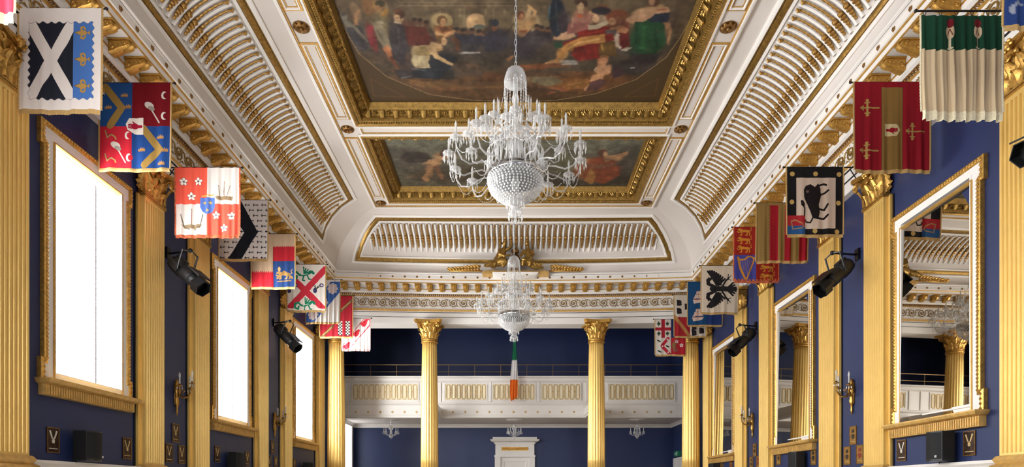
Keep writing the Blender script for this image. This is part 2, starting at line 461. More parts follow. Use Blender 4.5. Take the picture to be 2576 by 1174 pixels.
def cove_panel(num, fn, poly, name_sp, u_rng, shift):
    root = tag(thing('trim_%d' % num, None, None), kind='structure')
    seg = [24 if abs(poly[k][1] - poly[(k + 1) % len(poly)][1]) < 1e-6 else 4 for k in range(len(poly))]
    b = MB()
    band(b, poly, [(-.03, 0), (-.03, .03), (0, .045), (.04, .045), (.055, .02), (.055, .0)], fn, seg, 0)
    band(b, poly, [(.055, 0), (.055, .012), (.075, .012), (.075, .02)], fn, seg, 1)
    band(b, poly, [(.075, 0), (.08, .02), (.13, .035), (.18, .02), (.185, 0)], fn, seg, 1)
    band(b, poly, [(.185, 0), (.185, .03), (.235, .03), (.25, 0)], fn, seg, 0)
    b.build('panel_border', ['white', 'fgilt'], root)
    inner = offset_poly(poly, .27)
    # clip in v for a given u
    v_lo = min(p[1] for p in inner); v_hi = max(p[1] for p in inner)
    def vmax(u):
        best = v_lo
        for k in range(len(inner)):
            (a, c), (d, e) = inner[k - 1], inner[k]
            if a != d and min(a, d) <= u <= max(a, d): best = max(best, c + (e - c) * (u - a) / (d - a))
        return best
    vm, up, vd = (1.22, .034, .30) if num == 9 else (.95, .026, .04)
    b = MB(); sp = .17; us = []; u = u_rng[0]
    while u <= u_rng[1] + 1e-6:
        vt = vmax(u)
        if vt - v_lo > .12 + max(0, vd - .10):
            v_r = v_lo + max(0, vd - .10); nn = max(3, int((vt - v_r) / .12))
            b.grid([[fn(u + du, v_r + (vt - v_r) * k / nn, h) for du, h in ((-.032, 0), (-.027, .035), (-.010, .048), (.010, .048), (.027, .035), (.032, 0))] for k in range(nn + 1)])
        us.append(u + sp / 2); u += sp
    b.build('ribs', 'white', root)
    cache = {}; cnt = 0
    for u in us:
        vt = vmax(u)
        if vt - v_lo < .2 + vd or u > u_rng[1] + .1: continue
        if num == 9:
            me = drop_mesh(lambda du, v, h, u=u: tuple(Vector(fn(u + du, v, h)) - Vector((u, 0, 0))), v_lo + vd, vt, vm, up); key = None
        else:
            key = round(vt, 3)
            if key not in cache: cache[key] = drop_mesh(lambda du, v, h: fn(du, v, h), v_lo + vd, vt, vm, up)
            me = cache[key]
        o = link('leaf_drop', me, root, (u, 0, 0) if num == 9 else (0, u, 0)); cnt += 1
    return root
vb, vt = ARC * math.radians(13), ARC * math.radians(76)
for num, sx in ((8, -1), (10, 1)):
    cove_panel(num, cove_side(sx), [(2.6, vb), (17.9, vb), (17.1, vt), (2.9, vt)], None, (3.0, 17.7), None)
arcv = [vb + (vt - vb) * t for t in (.2, .4, .6, .8)]; bulge = lambda t: 5.08 - .98 * t + .17 * 4 * t * (1 - t)
cove_panel(9, cove_back, [(-5.08, vb), (5.08, vb)] + [(bulge(t), vb + (vt - vb) * t) for t in (.2, .4, .6, .8)] + [(4.1, vt), (-4.1, vt)] + [(-bulge(t), vb + (vt - vb) * t) for t in (.8, .6, .4, .2)], None, (-4.93, 4.94), None)
# ------------------------------------------------------------------ pilasters and columns
def leaf(mb, c, phi, w, h, out, n=9, m=7):
    """acanthus leaf: base point c, facing direction phi, width, height and reach of the tip"""
    ca, sa = math.cos(phi), math.sin(phi); P = []
    for i in range(n):
        t = i / (n - 1)
        ww = w / 2 * (.7 + .5 * math.sin(PI * min(1, t * 1.15) * .8)) * (1 - .75 * t ** 5) * (1 + .16 * math.cos(t * 8 * PI))
        z = h * (t if t < .8 else .8 + .2 * math.sin((t - .8) / .2 * PI * .75)) ; o = .012 + out * t ** 3
        row = []
        for j in range(m):
            s = j / (m - 1) * 2 - 1
            oo = o - .18 * w * s * s * (1 - .5 * t) + (.012 if j == m // 2 else 0) + (.010 if j % 2 else 0)
            row.append((c[0] + ca * oo - sa * s * ww, c[1] + sa * oo + ca * s * ww, c[2] + z - .06 * h * s * s))
        P.append(row)
    mb.grid(P)
def fluted(hw, p, n, fr=.62):
    """half-outline of a fluted pilaster face from -hw to hw at projection p"""
    pts = [(-hw, 0), (-hw, p)]; g = 2 * hw / (n + .6); y = -hw + .3 * g
    for k in range(n):
        a = y + g * (.5 - fr / 2); e = y + g * (.5 + fr / 2)
        for q in range(5):
            t = q / 4; pts.append((a + (e - a) * t, p - .036 * math.sin(PI * t)))
        y += g
    return pts + [(hw, p), (hw, 0)]
ZN = 6.41
PILR = [7.43, 10.41, 11.98, 14.96, 16.63, 19.46]
def pilaster():
    r = thing('pilaster', None, 'pilaster', kind='thing')
    b = MB(); b.box(.002, .05, -.345, .345, ZD - .3, ZN + .02); b.build('backing', 'goldp', r)
    b = MB(); b.box(.002, .012, -.375, .375, ZD + .0, ZN + .02); b.build('backing_edge', 'iron', r)
    b = MB(); ol = fluted(.285, .125, 8, .60)
    b.grid([[(x, y, z) for y, x in ol] for z in (ZD + .05, ZN - .06)])
    b.grid([[(x, y, z) for y, x in [(-.285, 0), (-.285, .125), (.285, .125), (.285, 0)]] for z in (ZN - .06, ZN)])
    b.grid([[(x, y, z) for y, x in [(-.285, 0), (-.285, .125), (.285, .125), (.285, 0)]] for z in (ZD, ZD + .05)])
    b.add([(0, -.285, ZN - .06), (.125, -.285, ZN - .06), (.125, .285, ZN - .06), (0, .285, ZN - .06)], [(0, 1, 2, 3)])
    b.add([(0, -.285, ZD + .05), (.125, -.285, ZD + .05), (.125, .285, ZD + .05), (0, .285, ZD + .05)], [(0, 1, 2, 3)])
    b.build('shaft', 'goldp', r)
    b = MB()
    pr = [(.14, ZD + .02), (.16, ZD - .0), (.175, ZD - .03), (.16, ZD - .06), (.15, ZD - .08), (.19, ZD - .10), (.21, ZD - .14), (.19, ZD - .17), (.22, ZD - .18), (.22, ZD - .30), (.19, ZD - .34), (.19, .3), (.24, .26), (.24, 0)]
    b.grid([[(0, -.17 - x, z), (x, -.17 - x, z), (x, .17 + x, z), (0, .17 + x, z)] for x, z in pr]); b.build('base', 'brown', r)
    b = MB()
    for z, q in ((ZN, .145), (ZN + .03, .15)): b.box(0, q, -.285 - (q - .125), .285 + (q - .125), z, z + .022)
    b.box(0, .11, -.25, .25, ZN, 6.92, top=(0, .19, -.30, .30))
    for y in (-.19, 0, .19): leaf(b, (.11, y, ZN + .05), 0, .20, .20, .09)
    for y in (-.28, -.095, .095, .28): leaf(b, (.115, y, ZN + .08), 0 if abs(y) < .2 else (.7 if y > 0 else -.7), .20, .32, .13)
    for s in (-1, 1):
        b.tube([(.14, s * .08, 6.70), (.18, s * .17, 6.80), (.22, s * .25, 6.89)] + spiral((0, 0), .075, .012, 1.6, 16, lambda x, z: (.245 + .3 * abs(x), s * (.285 - x), 6.835 + z), start=PI * .5), .019, 6)
        b.tube([(.14, s * .05, 6.72), (.19, s * .07, 6.80)] + spiral((0, 0), .045, .008, 1.4, 12, lambda x, z: (.205, s * (.065 + x), 6.83 + z), start=PI * .5), .013, 5)
    ab = [(0, -.37), (.29, -.37), (.30, -.33), (.235, -.15), (.235, .15), (.30, .33), (.29, .37), (0, .37)]
    b.prism(ab, lambda u, v, h: (u, v, h), 6.925, 6.95); b.prism([(u * 1.03, v * 1.03) for u, v in ab], lambda u, v, h: (u, v, h), 6.95, 6.998)
    b.ball((.25, 0, 6.94), .05, 8, 6)
    for k in range(6): b.ball((.26, .06 * math.cos(k * PI / 3), 6.94 + .06 * math.sin(k * PI / 3)), .026, 6, 4)
    b.build('capital', 'gilt', r)
    return r
PL = {-1: ['gold fluted pilaster at the left edge, before the nearest window', 'gold fluted pilaster just beyond the nearest bright window',
           'gold fluted pilaster just before the second bright window', 'gold fluted pilaster just beyond the second bright window',
           'gold fluted pilaster just before the third, farthest bright window of the hall', 'narrow-looking gold pilaster beside the corner column on the window wall'],
      1: ['gold fluted pilaster at the right edge, before the nearest mirror', 'gold fluted pilaster just beyond the nearest, largest mirror',
          'gold fluted pilaster just before the second mirror, behind a spotlight', 'gold fluted pilaster just beyond the second mirror',
          'gold fluted pilaster just before the farthest mirror', 'narrow-looking gold pilaster beside the corner column on the mirror wall']}
pil0 = pilaster(); first = True
for s in (-1, 1):
    for k, y in enumerate(PIL if s < 0 else PILR):
        o = pil0 if first else copy_tree(pil0); first = False
        o.location = (s * (W - .004), y, 0); o.rotation_euler = (0, 0, 0 if s < 0 else PI); o['label'] = PL[s][k]; o['group'] = 'gilded pilasters along the side walls'

def column():
    r = thing('column', None, 'column', kind='thing')
    b = MB()
    prof = []
    for k in range(13):
        t = k / 12; z = 2.25 + (6.36 - 2.25) * t; prof.append((.285 - .048 * t ** 1.8, z))
    b.lathe(prof, 120, mod=lambda a, z: 1 - .085 * (abs(math.sin(a * 10)) ** .8)); b.build('shaft', 'goldp', r, True)
    b = MB(); b.lathe([(.36, 0), (.36, 1.7), (.39, 1.72), (.39, 1.9), (.37, 1.92), (.37, 2.0), (.385, 2.0), (.40, 2.05), (.385, 2.09), (.33, 2.11), (.32, 2.15), (.35, 2.17), (.345, 2.21), (.30, 2.23), (.29, 2.26)], 32); b.build('base', 'brown', r)
    b = MB()
    b.lathe([(.235, 6.33), (.265, 6.345), (.27, 6.365), (.255, 6.38), (.24, 6.385), (.24, 6.40), (.262, 6.41), (.265, 6.43), (.245, 6.44), (.235, 6.45), (.25, 6.62), (.28, 6.80), (.33, 6.93)], 28)
    for k in range(8): leaf(b, (.23 * math.cos(k * PI / 4 + .2), .23 * math.sin(k * PI / 4 + .2), 6.45), k * PI / 4 + .2, .19, .22, .10)
    for k in range(8): leaf(b, (.235 * math.cos(k * PI / 4 + .2 + PI / 8), .235 * math.sin(k * PI / 4 + .2 + PI / 8), 6.47), k * PI / 4 + .2 + PI / 8, .20, .36, .15)
    for q in range(4):
        a = PI / 4 + q * PI / 2
        for s in (-1, 1):
            d = lambda x, z: (math.cos(a) * (.40 - x) - s * math.sin(a) * .03, math.sin(a) * (.40 - x) + s * math.cos(a) * .03, 6.885 + z)
            a0 = a + s * .42
            b.tube([(.26 * math.cos(a0), .26 * math.sin(a0), 6.72), (.32 * math.cos(a + s * .25), .32 * math.sin(a + s * .25), 6.86), d(.05, .085)] + spiral((0, 0), .085, .012, 1.5, 16, d, start=PI * .6, sgn=-1), .020, 6)
        am = q * PI / 2
        for s in (-1, 1):
            f = lambda x, z: (.31 * math.cos(am) - math.sin(am) * s * (.055 + x), .31 * math.sin(am) + math.cos(am) * s * (.055 + x), 6.86 + z)
            b.tube([(.26 * math.cos(am + s * .25), .26 * math.sin(am + s * .25), 6.74)] + spiral((0, 0), .05, .008, 1.4, 12, f, start=PI * .6), .014, 5)
        b.ball((.335 * math.cos(am), .335 * math.sin(am), 6.955), .055, 8, 6)
    ab = []
    for q in range(4):
        a = PI / 4 + q * PI / 2
        ab += [(.555 * math.cos(a - .09), .555 * math.sin(a - .09)), (.555 * math.cos(a + .09), .555 * math.sin(a + .09))]
        for t in (.25, .5, .75):
            g = a + PI / 2 * t; rr = .41 - .075 * math.sin(PI * t); rr = rr / max(abs(math.cos(g)), abs(math.sin(g))) * (1 if t == .5 else .97); ab.append((rr * math.cos(g), rr * math.sin(g)))
    b.prism(ab, lambda u, v, h: (u, v, h), 6.935, 6.96); b.prism([(u * 1.04, v * 1.04) for u, v in ab], lambda u, v, h: (u, v, h), 6.96, 7.035)
    b.build('capital', 'gilt', r)
    return r
c0 = column()
for k, (x, l) in enumerate([(-5.74, 'gold fluted column in the far corner on the window side, capital behind banners'), (-2.72, 'free-standing gold fluted column left of the hanging tricolour flag, Corinthian capital in view'),
                            (2.68, 'free-standing gold fluted column right of the hanging tricolour flag, Corinthian capital in view'), (5.74, 'gold fluted column in the far corner on the mirror side, capital behind banners')]):
    o = c0 if k == 0 else copy_tree(c0); o.location = (x, 19.86, 0); o['label'] = l; o['group'] = 'gilded columns before the gallery'

# ------------------------------------------------------------------ windows and mirrors (local: +x out of the wall, y along it, z up from the sill line)
def eared(hw, z0, z1, e=.055, h=.33):
    return [(-hw - e, z0), (hw + e, z0), (hw + e, z0 + h), (hw, z0 + h), (hw, z1 - h), (hw + e, z1 - h), (hw + e, z1), (-hw - e, z1), (-hw - e, z1 - h), (-hw, z1 - h), (-hw, z0 + h), (-hw - e, z0 + h)]
def beads(mb, poly, d, h, sp, r, fn):
    ring = offset_poly(poly, d); n = len(ring)
    for k in range(n):
        a, c = ring[k], ring[(k + 1) % n]; L = math.hypot(c[0] - a[0], c[1] - a[1]); m = max(1, int(L / sp))
        for q in range(m):
            u, v = lerp(a, c, (q + .5) / m); x, y, z = fn(u, v, h); mb.octa((x, y, z), r * .7, r, r)
wf = lambda u, v, h=0.: (h, u, v)
def frame_parts(root, hw, z0, z1, iw, inner0, inner1, names):
    po = eared(hw, z0, z1)
    b = MB(); band(b, po, [(.06, .002), (.06, .045), (hw - iw, .04)] if False else [(.07, .002), (.07, .045), (.16, .045), (.16, .002)], wf)
    band(b, [(-hw + .05, z0), (hw - .05, z0), (hw - .05, z1 - .05), (-hw + .05, z1 - .05)], [(0, .002), (0, .044), (hw - iw - .085, .044), (hw - iw - .075, .06), (hw - iw - .055, .06), (hw - iw - .05, .002)], wf)
    b.build(names[0], 'white', root)
    b = MB(); band(b, po, [(0, .002), (0, .06), (.015, .072), (.04, .075), (.065, .06), (.075, .045)], wf); beads(b, po, .037, .078, .052, .026, wf)
    b.build(names[1], 'gilt', root)
    b = MB(); band(b, [(-iw - .03, inner0), (iw + .03, inner0), (iw + .03, inner1 + .03), (-iw - .03, inner1 + .03)], [(-.012, .03), (-.012, .062), (.005, .064), (.022, .045), (.03, 0.002)], wf); b.build(names[2], 'gilt2', root)
def ribbed_sill(root, hw, z1, name='sill'):
    b = MB(); t = z1
    b.box(.002, .20, -hw - .09, hw + .09, t - .02, t); b.box(.002, .18, -hw - .07, hw + .07, t - .055, t - .02, top=(.002, .20, -hw - .09, hw + .09))
    b.box(.002, .13, -hw - .04, hw + .04, t - .075, t - .055, top=(.002, .18, -hw - .07, hw + .07))
    b.box(.002, .105, -hw - .03, hw + .03, t - .215, t - .075)
    n = int((2 * hw + .04) / .045)
    for k in range(n):
        y = -hw - .02 + (2 * hw + .04) * (k + .5) / n; b.box(.105, .122, y - .013, y + .013, t - .205, t - .085)
    b.build(name, 'brown', root)
for k, y in enumerate((-.26, 4.32, *WIN)):
    n = (4, 5, 1, 2, 3)[k]
    r = tag(thing('window_%d' % n, None, None, (-W, y, 0)), kind='structure')
    if k > 1:
        frame_parts(r, .90, 2.98, 6.42, WHW, WZ0, WZ1, ('window_frame', 'gilt_architrave', 'inner_moulding'))
        ribbed_sill(r, .90, 3.03)
    b = MB(); band(b, [(-WHW, WZ0), (WHW, WZ0), (WHW, WZ1), (-WHW, WZ1)], [(-.01, .01), (.008, .01), (.008, -.38), (-.01, -.38)], wf); b.build('reveal', 'wwood', r)
    b = MB(); b.box(-.16, -.14, -WHW + .004, .36, WZ0 + .004, WZ1 - .004); b.build('blind', 'daylight', r)  # emissive sheets added in place of daylight through the glass
    b = MB(); b.box(-.16, -.14, .372, WHW - .004, WZ0 + .004, WZ1 - .004); b.build('blind', 'daylight', r)
    b = MB(); b.box(-.155, -.125, .358, .376, WZ0 + .004, WZ1 - .004); b.build('batten', 'iron', r)
    b = MB(); b.box(-.2, -.19, -WHW, WHW, WZ0, WZ1); b.build('pane', 'wwood', r)
ML = ['gold and white framed mirror nearest on the blue wall, reflecting the black beast banner', 'tall gold and white framed mirror second along the blue wall, reflecting a gold column',
      'tall gold and white framed mirror farthest along the blue wall, beside the corner column']
for k, y in enumerate((9.05, 13.57, 18.06)):
    r = thing('wall_mirror', ML[k], 'mirror', (W, y, 0), PI, 'framed mirrors on the right wall')
    frame_parts(r, .93, 2.58, 6.0, .73, 2.63, 5.72, ('frame', 'gilt_border', 'inner_moulding'))
    ribbed_sill(r, .93, 2.63)
    b = MB(); band(b, [(-.76, 2.6), (.76, 2.6), (.76, 5.75), (-.76, 5.75)], [(0, .002), (0, .03), (.045, .025), (.045, .002)], wf); b.build('slip', 'slip', r)
    b = MB(); b.add([(.034 - .018 * sy - .022 * (z - 4.18) / 1.57, sy * .735, z) for sy, z in ((-1, 2.61), (1, 2.61), (1, 5.74), (-1, 5.74))], [(0, 1, 2, 3)])
    g = b.build('mirror_glass', 'mirror', r); g.data.polygons.foreach_set('use_smooth', [False]); sm = g.modifiers.new('thickness', 'SOLIDIFY'); sm.thickness = .004

# ------------------------------------------------------------------ gallery
YF = 21.8
b = MB(); b.box(-W, W, YF + .19, YG, R(2.63), R(2.95)); struct('ceiling', b, 'flat')
b = MB(); b.box(-W, W, YB + .72, YG, 8.45, 8.55); struct('ceiling', b, 'navy')
for s, n in ((-1, 11), (1, 12)):
    b = MB(); sweep(b, [(0, R(2.50), 0), (.03, R(2.50), 0), (.05, R(2.56), 0), (.10, R(2.61), 0), (.11, R(2.63), 0)], [(s * W, YF + .1, -s, 0), (s * W, YG, -s, -1)]); struct('trim_%d' % n, b, 'wwood')
b = MB(); sweep(b, [(0, R(2.50), 0), (.03, R(2.50), 0), (.05, R(2.56), 0), (.10, R(2.61), 0), (.11, R(2.63), 0)], [(-W, YG, 1, -1), (W, YG, -1, -1)]); struct('trim_13', b, 'wwood')
bal = thing('gallery_balcony', 'white balcony front across the end of the hall with cream slotted panels', 'balcony', (0, YF, R(2.63)), kind='thing')
b = MB(); z = lambda h: h - 2.63
prof = [(0, 0, 0), (-.0, 0, 0), (-.0, .03, 0), (.03, .04, 0), (.03, .09, 0), (.0, .10, 0), (0, .44, 0), (-.03, .46, 0), (-.06, .50, 0), (-.06, .54, 0), (0, .56, 0), (0, 1.24, 0), (-.04, 1.27, 0), (-.07, 1.30, 0), (-.07, 1.38, 0), (-.03, 1.42, 0), (.18, 1.42, 0), (.18, 0, 0)]
sweep(b, [(p, zz, m) for p, zz, m in prof], [(-W + .002, 0, 0, 1), (W - .002, 0, 0, 1)]); b.build('parapet', 'wwood', bal)
b = MB(); b.box(-W + .01, W - .01, -.10, .2, 1.42, 1.46); b.build('coping', 'wwood', bal)
def slot_panel(x0, x1):
    b = MB(); f = lambda u, v, h=0.: (u, -h, v)
    band(b, [(x0, .60), (x1, .60), (x1, 1.22), (x0, 1.22)], [(0, .001), (0, .03), (.03, .03), (.04, .012), (.04, .008)], f, 1, 0)
    b.box(x0 + .03, x1 - .03, -.008, -.001, .63, 1.19, 1)
    n = max(2, int(round((x1 - x0 - .1) / .19))); g = (x1 - x0 - .1) / n
    for k in range(n):
        xc = x0 + .05 + g * (k + .5); w = g * .34
        pts = [(xc + w * math.cos(a), 1.10 + w * math.sin(a)) for a in [PI * q / 6 for q in range(7)]] + [(xc + w * math.cos(a), .72 + w * math.sin(a)) for a in [PI + PI * q / 6 for q in range(7)]]
        band(b, pts, [(-.012, .008), (-.012, .032), (.012, .032), (.012, .008)], f, 1, 2)
        if k < n - 1: b.box(xc + w, xc + g - w, -.026, -.006, .90, .93, 2)
    b.build('slotted_panel', ['wwood', 'cream', 'tan'], bal)
for x0, x1 in ((-5.75, -3.35), (-2.46, -.92), (-.76, .80), (.96, 2.42), (3.35, 5.75)): slot_panel(x0, x1)
for x in (-3.05, -2.62, -.84, .88, 2.62, 3.05):
    b = MB(); b.box(x - .05, x + .05, -.035, .0, .57, 1.25); b.build('panel_post', 'wwood', bal)
def star_mesh():
    b = MB(); b.lathe([(.042, 0), (.042, .008), (.02, .02), (0, .022)], 8, mod=lambda a, z: 1 + .2 * math.cos(4 * a)); b.xf(Matrix.Rotation(PI / 2, 4, 'X')); return b.build('boss', 'tan', data_only=True)
ST = star_mesh()
for k in range(27):
    x = (k - 13) * .43; link('boss', ST, bal, (x, -.001, .20))
rail = thing('gallery_handrail', 'thin two-bar metal handrail above the white balcony', 'handrail', (0, YF + .12, R(4.09)))
for h in (.19, .44):
    b = MB(); b.tube([(-W + .01, 0, h), (W - .01, 0, h)], .016 if h > .3 else .011, 8); b.build('rail', 'steel', rail)
for k in range(12):
    x = -5.1 + k * .93; b = MB(); b.tube([(x, 0, 0), (x, 0, .44)], .010, 6); b.build('rail_post', 'steel', rail)
# console beams under the gallery, behind the free columns
for n, x in ((14, -2.72), (15, 2.68)):
    b = MB(); b.box(x - .16, x + .16, 20.0, YF, R(2.70), R(2.95)); b.box(x - .13, x + .13, 20.0, YF + .4, R(2.62), R(2.70)); struct('trim_%d' % n, b, 'wwood')

# doors
d = tag(thing('door_1', None, None, (.06, YG, 0)), kind='structure')
b = MB()
b.box(-.78, -.56, -.10, 0, 0, R(1.35)); b.box(.56, .78, -.10, 0, 0, R(1.35)); b.box(-.80, .80, -.12, 0, R(1.35), R(1.42)); b.box(-.76, .76, -.10, 0, R(1.42), R(1.86))
b.box(-.80, .80, -.14, 0, R(1.86), R(1.92)); b.box(-.93, .93, -.26, 0, R(1.97), R(2.03), top=(-.96, .96, -.29, 0)); b.box(-.84, .84, -.18, 0, R(1.92), R(1.97), top=(-.93, .93, -.26, 0)); b.box(-.86, .86, -.2, 0, R(2.03), R(2.12))
b.build('door_surround', 'wwood', d)
b = MB(); b.box(-.56, .56, -.03, 0, 0, R(1.35)); b.build('door_leaf', 'wwood', d)
b = MB(); ff = lambda u, v, h=0.: (u, -.03 - h, v)
for x0, x1 in ((-.46, .46),):
    for z0, z1 in ((.25, 1.0), (1.15, R(1.22))): band(b, [(x0, z0), (x1, z0), (x1, z1), (x0, z1)], [(0, 0), (0, .02), (.03, .02), (.06, 0)], ff)
b.build('door_panel', 'wwood', d)
b = MB(); b.box(-.52, .52, -.115, -.10, R(1.60), R(1.74))
for k in range(14):
    x = -.48 + k * .96 / 13; b.ball((x, -.12, R(1.67)), .035, 6, 4, sc=(1, .6, 1.4)); b.octa((x + .036, -.12, R(1.67)), .018, .012, .05)
b.build('gilt_frieze', 'gilt', d)
d = tag(thing('door_2', None, None, (W, 23.0, 0)), kind='structure')
b = MB(); b.box(-.05, 0, -.65, .65, 0, R(1.28)); b.build('door_surround', 'wwood', d)
b = MB(); b.box(-.07, -.05, -.5, -.01, 0, R(1.15)); b.box(-.07, -.05, .01, .5, 0, R(1.15)); b.build('door_leaf', 'wwood', d)
sg = thing('exit_sign', 'small green emergency exit sign above the white door under the gallery', 'exit sign', (W - .10, 22.95, R(1.42)))
b = MB(); b.box(-.03, .10, -.24, .24, -.09, .09); b.build('sign_panel', 'exitg', sg)
b = MB(); yv = -.25
def sgn(poly): b.prism(poly, lambda u, v, h: (-.034 - h * .001, u, v), 0, 1)
sgn([(-.10, .045), (-.07, .045), (-.07, .07), (-.10, .07)]); sgn([(-.12, .035), (-.06, .035), (-.07, -.01), (-.03, -.06), (-.055, -.065), (-.09, -.02), (-.13, -.06), (-.15, -.045), (-.11, -.005)])
sgn([(.02, -.015), (.10, -.015), (.10, -.05), (.16, 0), (.10, .05), (.10, .015), (.02, .015)]); sgn([(-.2, -.07), (-.16, -.07), (-.16, .07), (-.2, .07)])
b.build('pictogram', 'exitw', sg)
d = tag(thing('window_6', None, None, (-W, 23.0, 0)), kind='structure')
b = MB(); band(b, [(-.5, .1), (.5, .1), (.5, 4.08), (-.5, 4.08)], [(-.10, .002), (-.10, .04), (0, .04), (.02, .03), (.02, -.3)], wf); b.build('window_frame', 'wwood', d)
b = MB(); b.box(-.16, -.14, -.48, .48, .12, 4.06); b.build('blind', 'daylight3', d)  # added sheet glows in place of daylight from this opening
# ------------------------------------------------------------------ painted cloth
class Paint:
    """colours on a regular grid of cloth points; x runs 0..1, y runs 0..A down"""
    def __init__(s, A, nx, bg):
        s.A = A; s.nx = nx; s.ny = int(nx * A); x = np.linspace(0, 1, s.nx + 1); y = np.linspace(0, A, s.ny + 1)
        s.X, s.Y = np.meshgrid(x, y); s.C = np.zeros((s.ny + 1, s.nx + 1, 3)); s.C[:] = lin(*bg); s.clip = None
    def put(s, m, c, a=1.):
        if s.clip is not None: m = m & s.clip
        s.C[m] = s.C[m] * (1 - a) + np.array(lin(*c)) * a
    def rect(s, x0, y0, x1, y1, c): s.put((s.X >= x0) & (s.X <= x1) & (s.Y >= y0) & (s.Y <= y1), c)
    def inpoly(s, pts):
        ins = np.zeros(s.X.shape, bool); n = len(pts)
        for k in range(n):
            (x0, y0), (x1, y1) = pts[k - 1], pts[k]
            if y0 == y1: continue
            c = ((y0 > s.Y) != (y1 > s.Y)) & (s.X < (x1 - x0) * (s.Y - y0) / (y1 - y0) + x0); ins ^= c
        return ins
    def poly(s, pts, c): s.put(s.inpoly(pts), c)
    def ell(s, cx, cy, rx, ry, c, rot=0.):
        dx, dy = s.X - cx, s.Y - cy; ca, sa = math.cos(rot), math.sin(rot)
        s.put(((dx * ca + dy * sa) / rx) ** 2 + ((-dx * sa + dy * ca) / ry) ** 2 <= 1, c)
    def line(s, pts, w, c):
        m = np.zeros(s.X.shape, bool)
        for (x0, y0), (x1, y1) in zip(pts[:-1], pts[1:]):
            dx, dy = x1 - x0, y1 - y0; L = dx * dx + dy * dy or 1e-9
            t = np.clip(((s.X - x0) * dx + (s.Y - y0) * dy) / L, 0, 1); m |= (s.X - x0 - t * dx) ** 2 + (s.Y - y0 - t * dy) ** 2 <= (w / 2) ** 2
        s.put(m, c)
    def soft(s, cx, cy, rx, ry, c, a=1., rot=0., p=2.):
        dx, dy = s.X - cx, s.Y - cy; ca, sa = math.cos(rot), math.sin(rot)
        d = ((dx * ca + dy * sa) / rx) ** 2 + ((-dx * sa + dy * ca) / ry) ** 2
        w = (a * np.clip((1.15 - d) * 1.8, 0, 1))[..., None]; s.C = s.C * (1 - w) + np.array(lin(*c)) * w

def T(pts, cx, cy, s, rot=0., fx=1):
    ca, sa = math.cos(rot), math.sin(rot); return [(cx + s * (fx * x * ca - y * sa), cy + s * (fx * x * sa + y * ca)) for x, y in pts]
def wavy(pts, amp, wl):
    out = []; n = len(pts)
    for k in range(n):
        (x0, y0), (x1, y1) = pts[k], pts[(k + 1) % n]; L = math.hypot(x1 - x0, y1 - y0); m = max(2, int(round(L / wl)))
        for q in range(m * 6):
            t = q / (m * 6); w = amp * math.sin(t * m * 2 * PI); out.append((x0 + (x1 - x0) * t - (y1 - y0) / L * w, y0 + (y1 - y0) * t + (x1 - x0) / L * w))
    return out
GOLD = (178, 138, 70); WH = (222, 212, 200); NAVY = (28, 74, 128); RED = (172, 30, 42)
def fleur(p, cx, cy, s, rot, c=GOLD):
    d = (110, 84, 50)
    for cc, k in ((d, 1.12), (c, 1.)):
        p.poly(T([(0, -1), (.22, -.5), (.12, 0), (.14, .3), (-.14, .3), (-.12, 0), (-.22, -.5)], cx, cy, s * k, rot), cc)
        for f in (-1, 1): p.line(T([(.1, .1), (.3, -.3), (.6, -.35), (.68, -.05), (.5, .1)], cx, cy, s, rot, f), .2 * s * k, cc)
        p.poly(T([(-.4, .08), (.4, .08), (.4, .22), (-.4, .22)], cx, cy, s * k, rot), cc)
        p.poly(T([(0, .3), (.25, .75), (0, .65), (-.25, .75)], cx, cy, s * k, rot), cc)
def crown(p, cx, cy, s, c=GOLD, rot=0.):
    p.poly(T([(-1, .6), (-1, -.2), (-.6, .1), (-.45, -.6), (-.1, 0), (.1, -.7), (.4, 0), (.65, -.55), (.8, .05), (1, -.3), (1, .6)], cx, cy, s, rot), c)
    p.line(T([(-.9, .4), (.9, .4)], cx, cy, s, rot), .12 * s, (120, 84, 50))
def crescent(p, cx, cy, s, c, bg): p.ell(cx, cy, s * .75, s, c); p.ell(cx + s * .4, cy, s * .62, s * .75, bg)
def cinq(p, cx, cy, s, c=(240, 236, 226), mid=(90, 96, 90)):
    for k in range(5):
        a = -PI / 2 + k * 2 * PI / 5; p.ell(cx + s * .58 * math.cos(a), cy + s * .58 * math.sin(a), s * .46, s * .36, (120, 60, 40), a); p.ell(cx + s * .58 * math.cos(a), cy + s * .58 * math.sin(a), s * .38, s * .29, c, a)
    p.ell(cx, cy, s * .24, s * .24, mid)
def hand(p, cx, cy, s, rot, c=(160, 24, 48)):
    p.ell(cx, cy, s * .6, s * .5, c)
    for k in range(4): p.line(T([(-.5, -.33 + k * .22), (-1.05, -.28 + k * .18)], cx, cy, s, rot), .17 * s, c)
    p.line(T([(.1, -.4), (-.35, -.72)], cx, cy, s, rot), .18 * s, c); p.line(T([(.4, 0), (1.05, .05)], cx, cy, s, rot), .5 * s, c)
def lion(p, cx, cy, s, c, rot=0., fx=1):
    """walking lion, head to -x"""
    L = lambda pts, w: p.line(T(pts, cx, cy, s, rot, fx), w * s, c)
    L([(-.55, -.12), (.55, -.05)], .36); L([(-.75, -.3), (-.6, -.2)], .42); L([(-1.0, -.26), (-.8, -.28)], .2)
    L([(-.6, 0), (-.95, .15), (-1.1, .02)], .16); L([(-.45, 0), (-.5, .5), (-.68, .52)], .17); L([(.4, 0), (.3, .5), (.12, .52)], .18); L([(.6, 0), (.75, .3), (.65, .52)], .18)
    L([(.7, -.05), (1.0, -.2), (.85, -.5), (1.05, -.7)], .1)
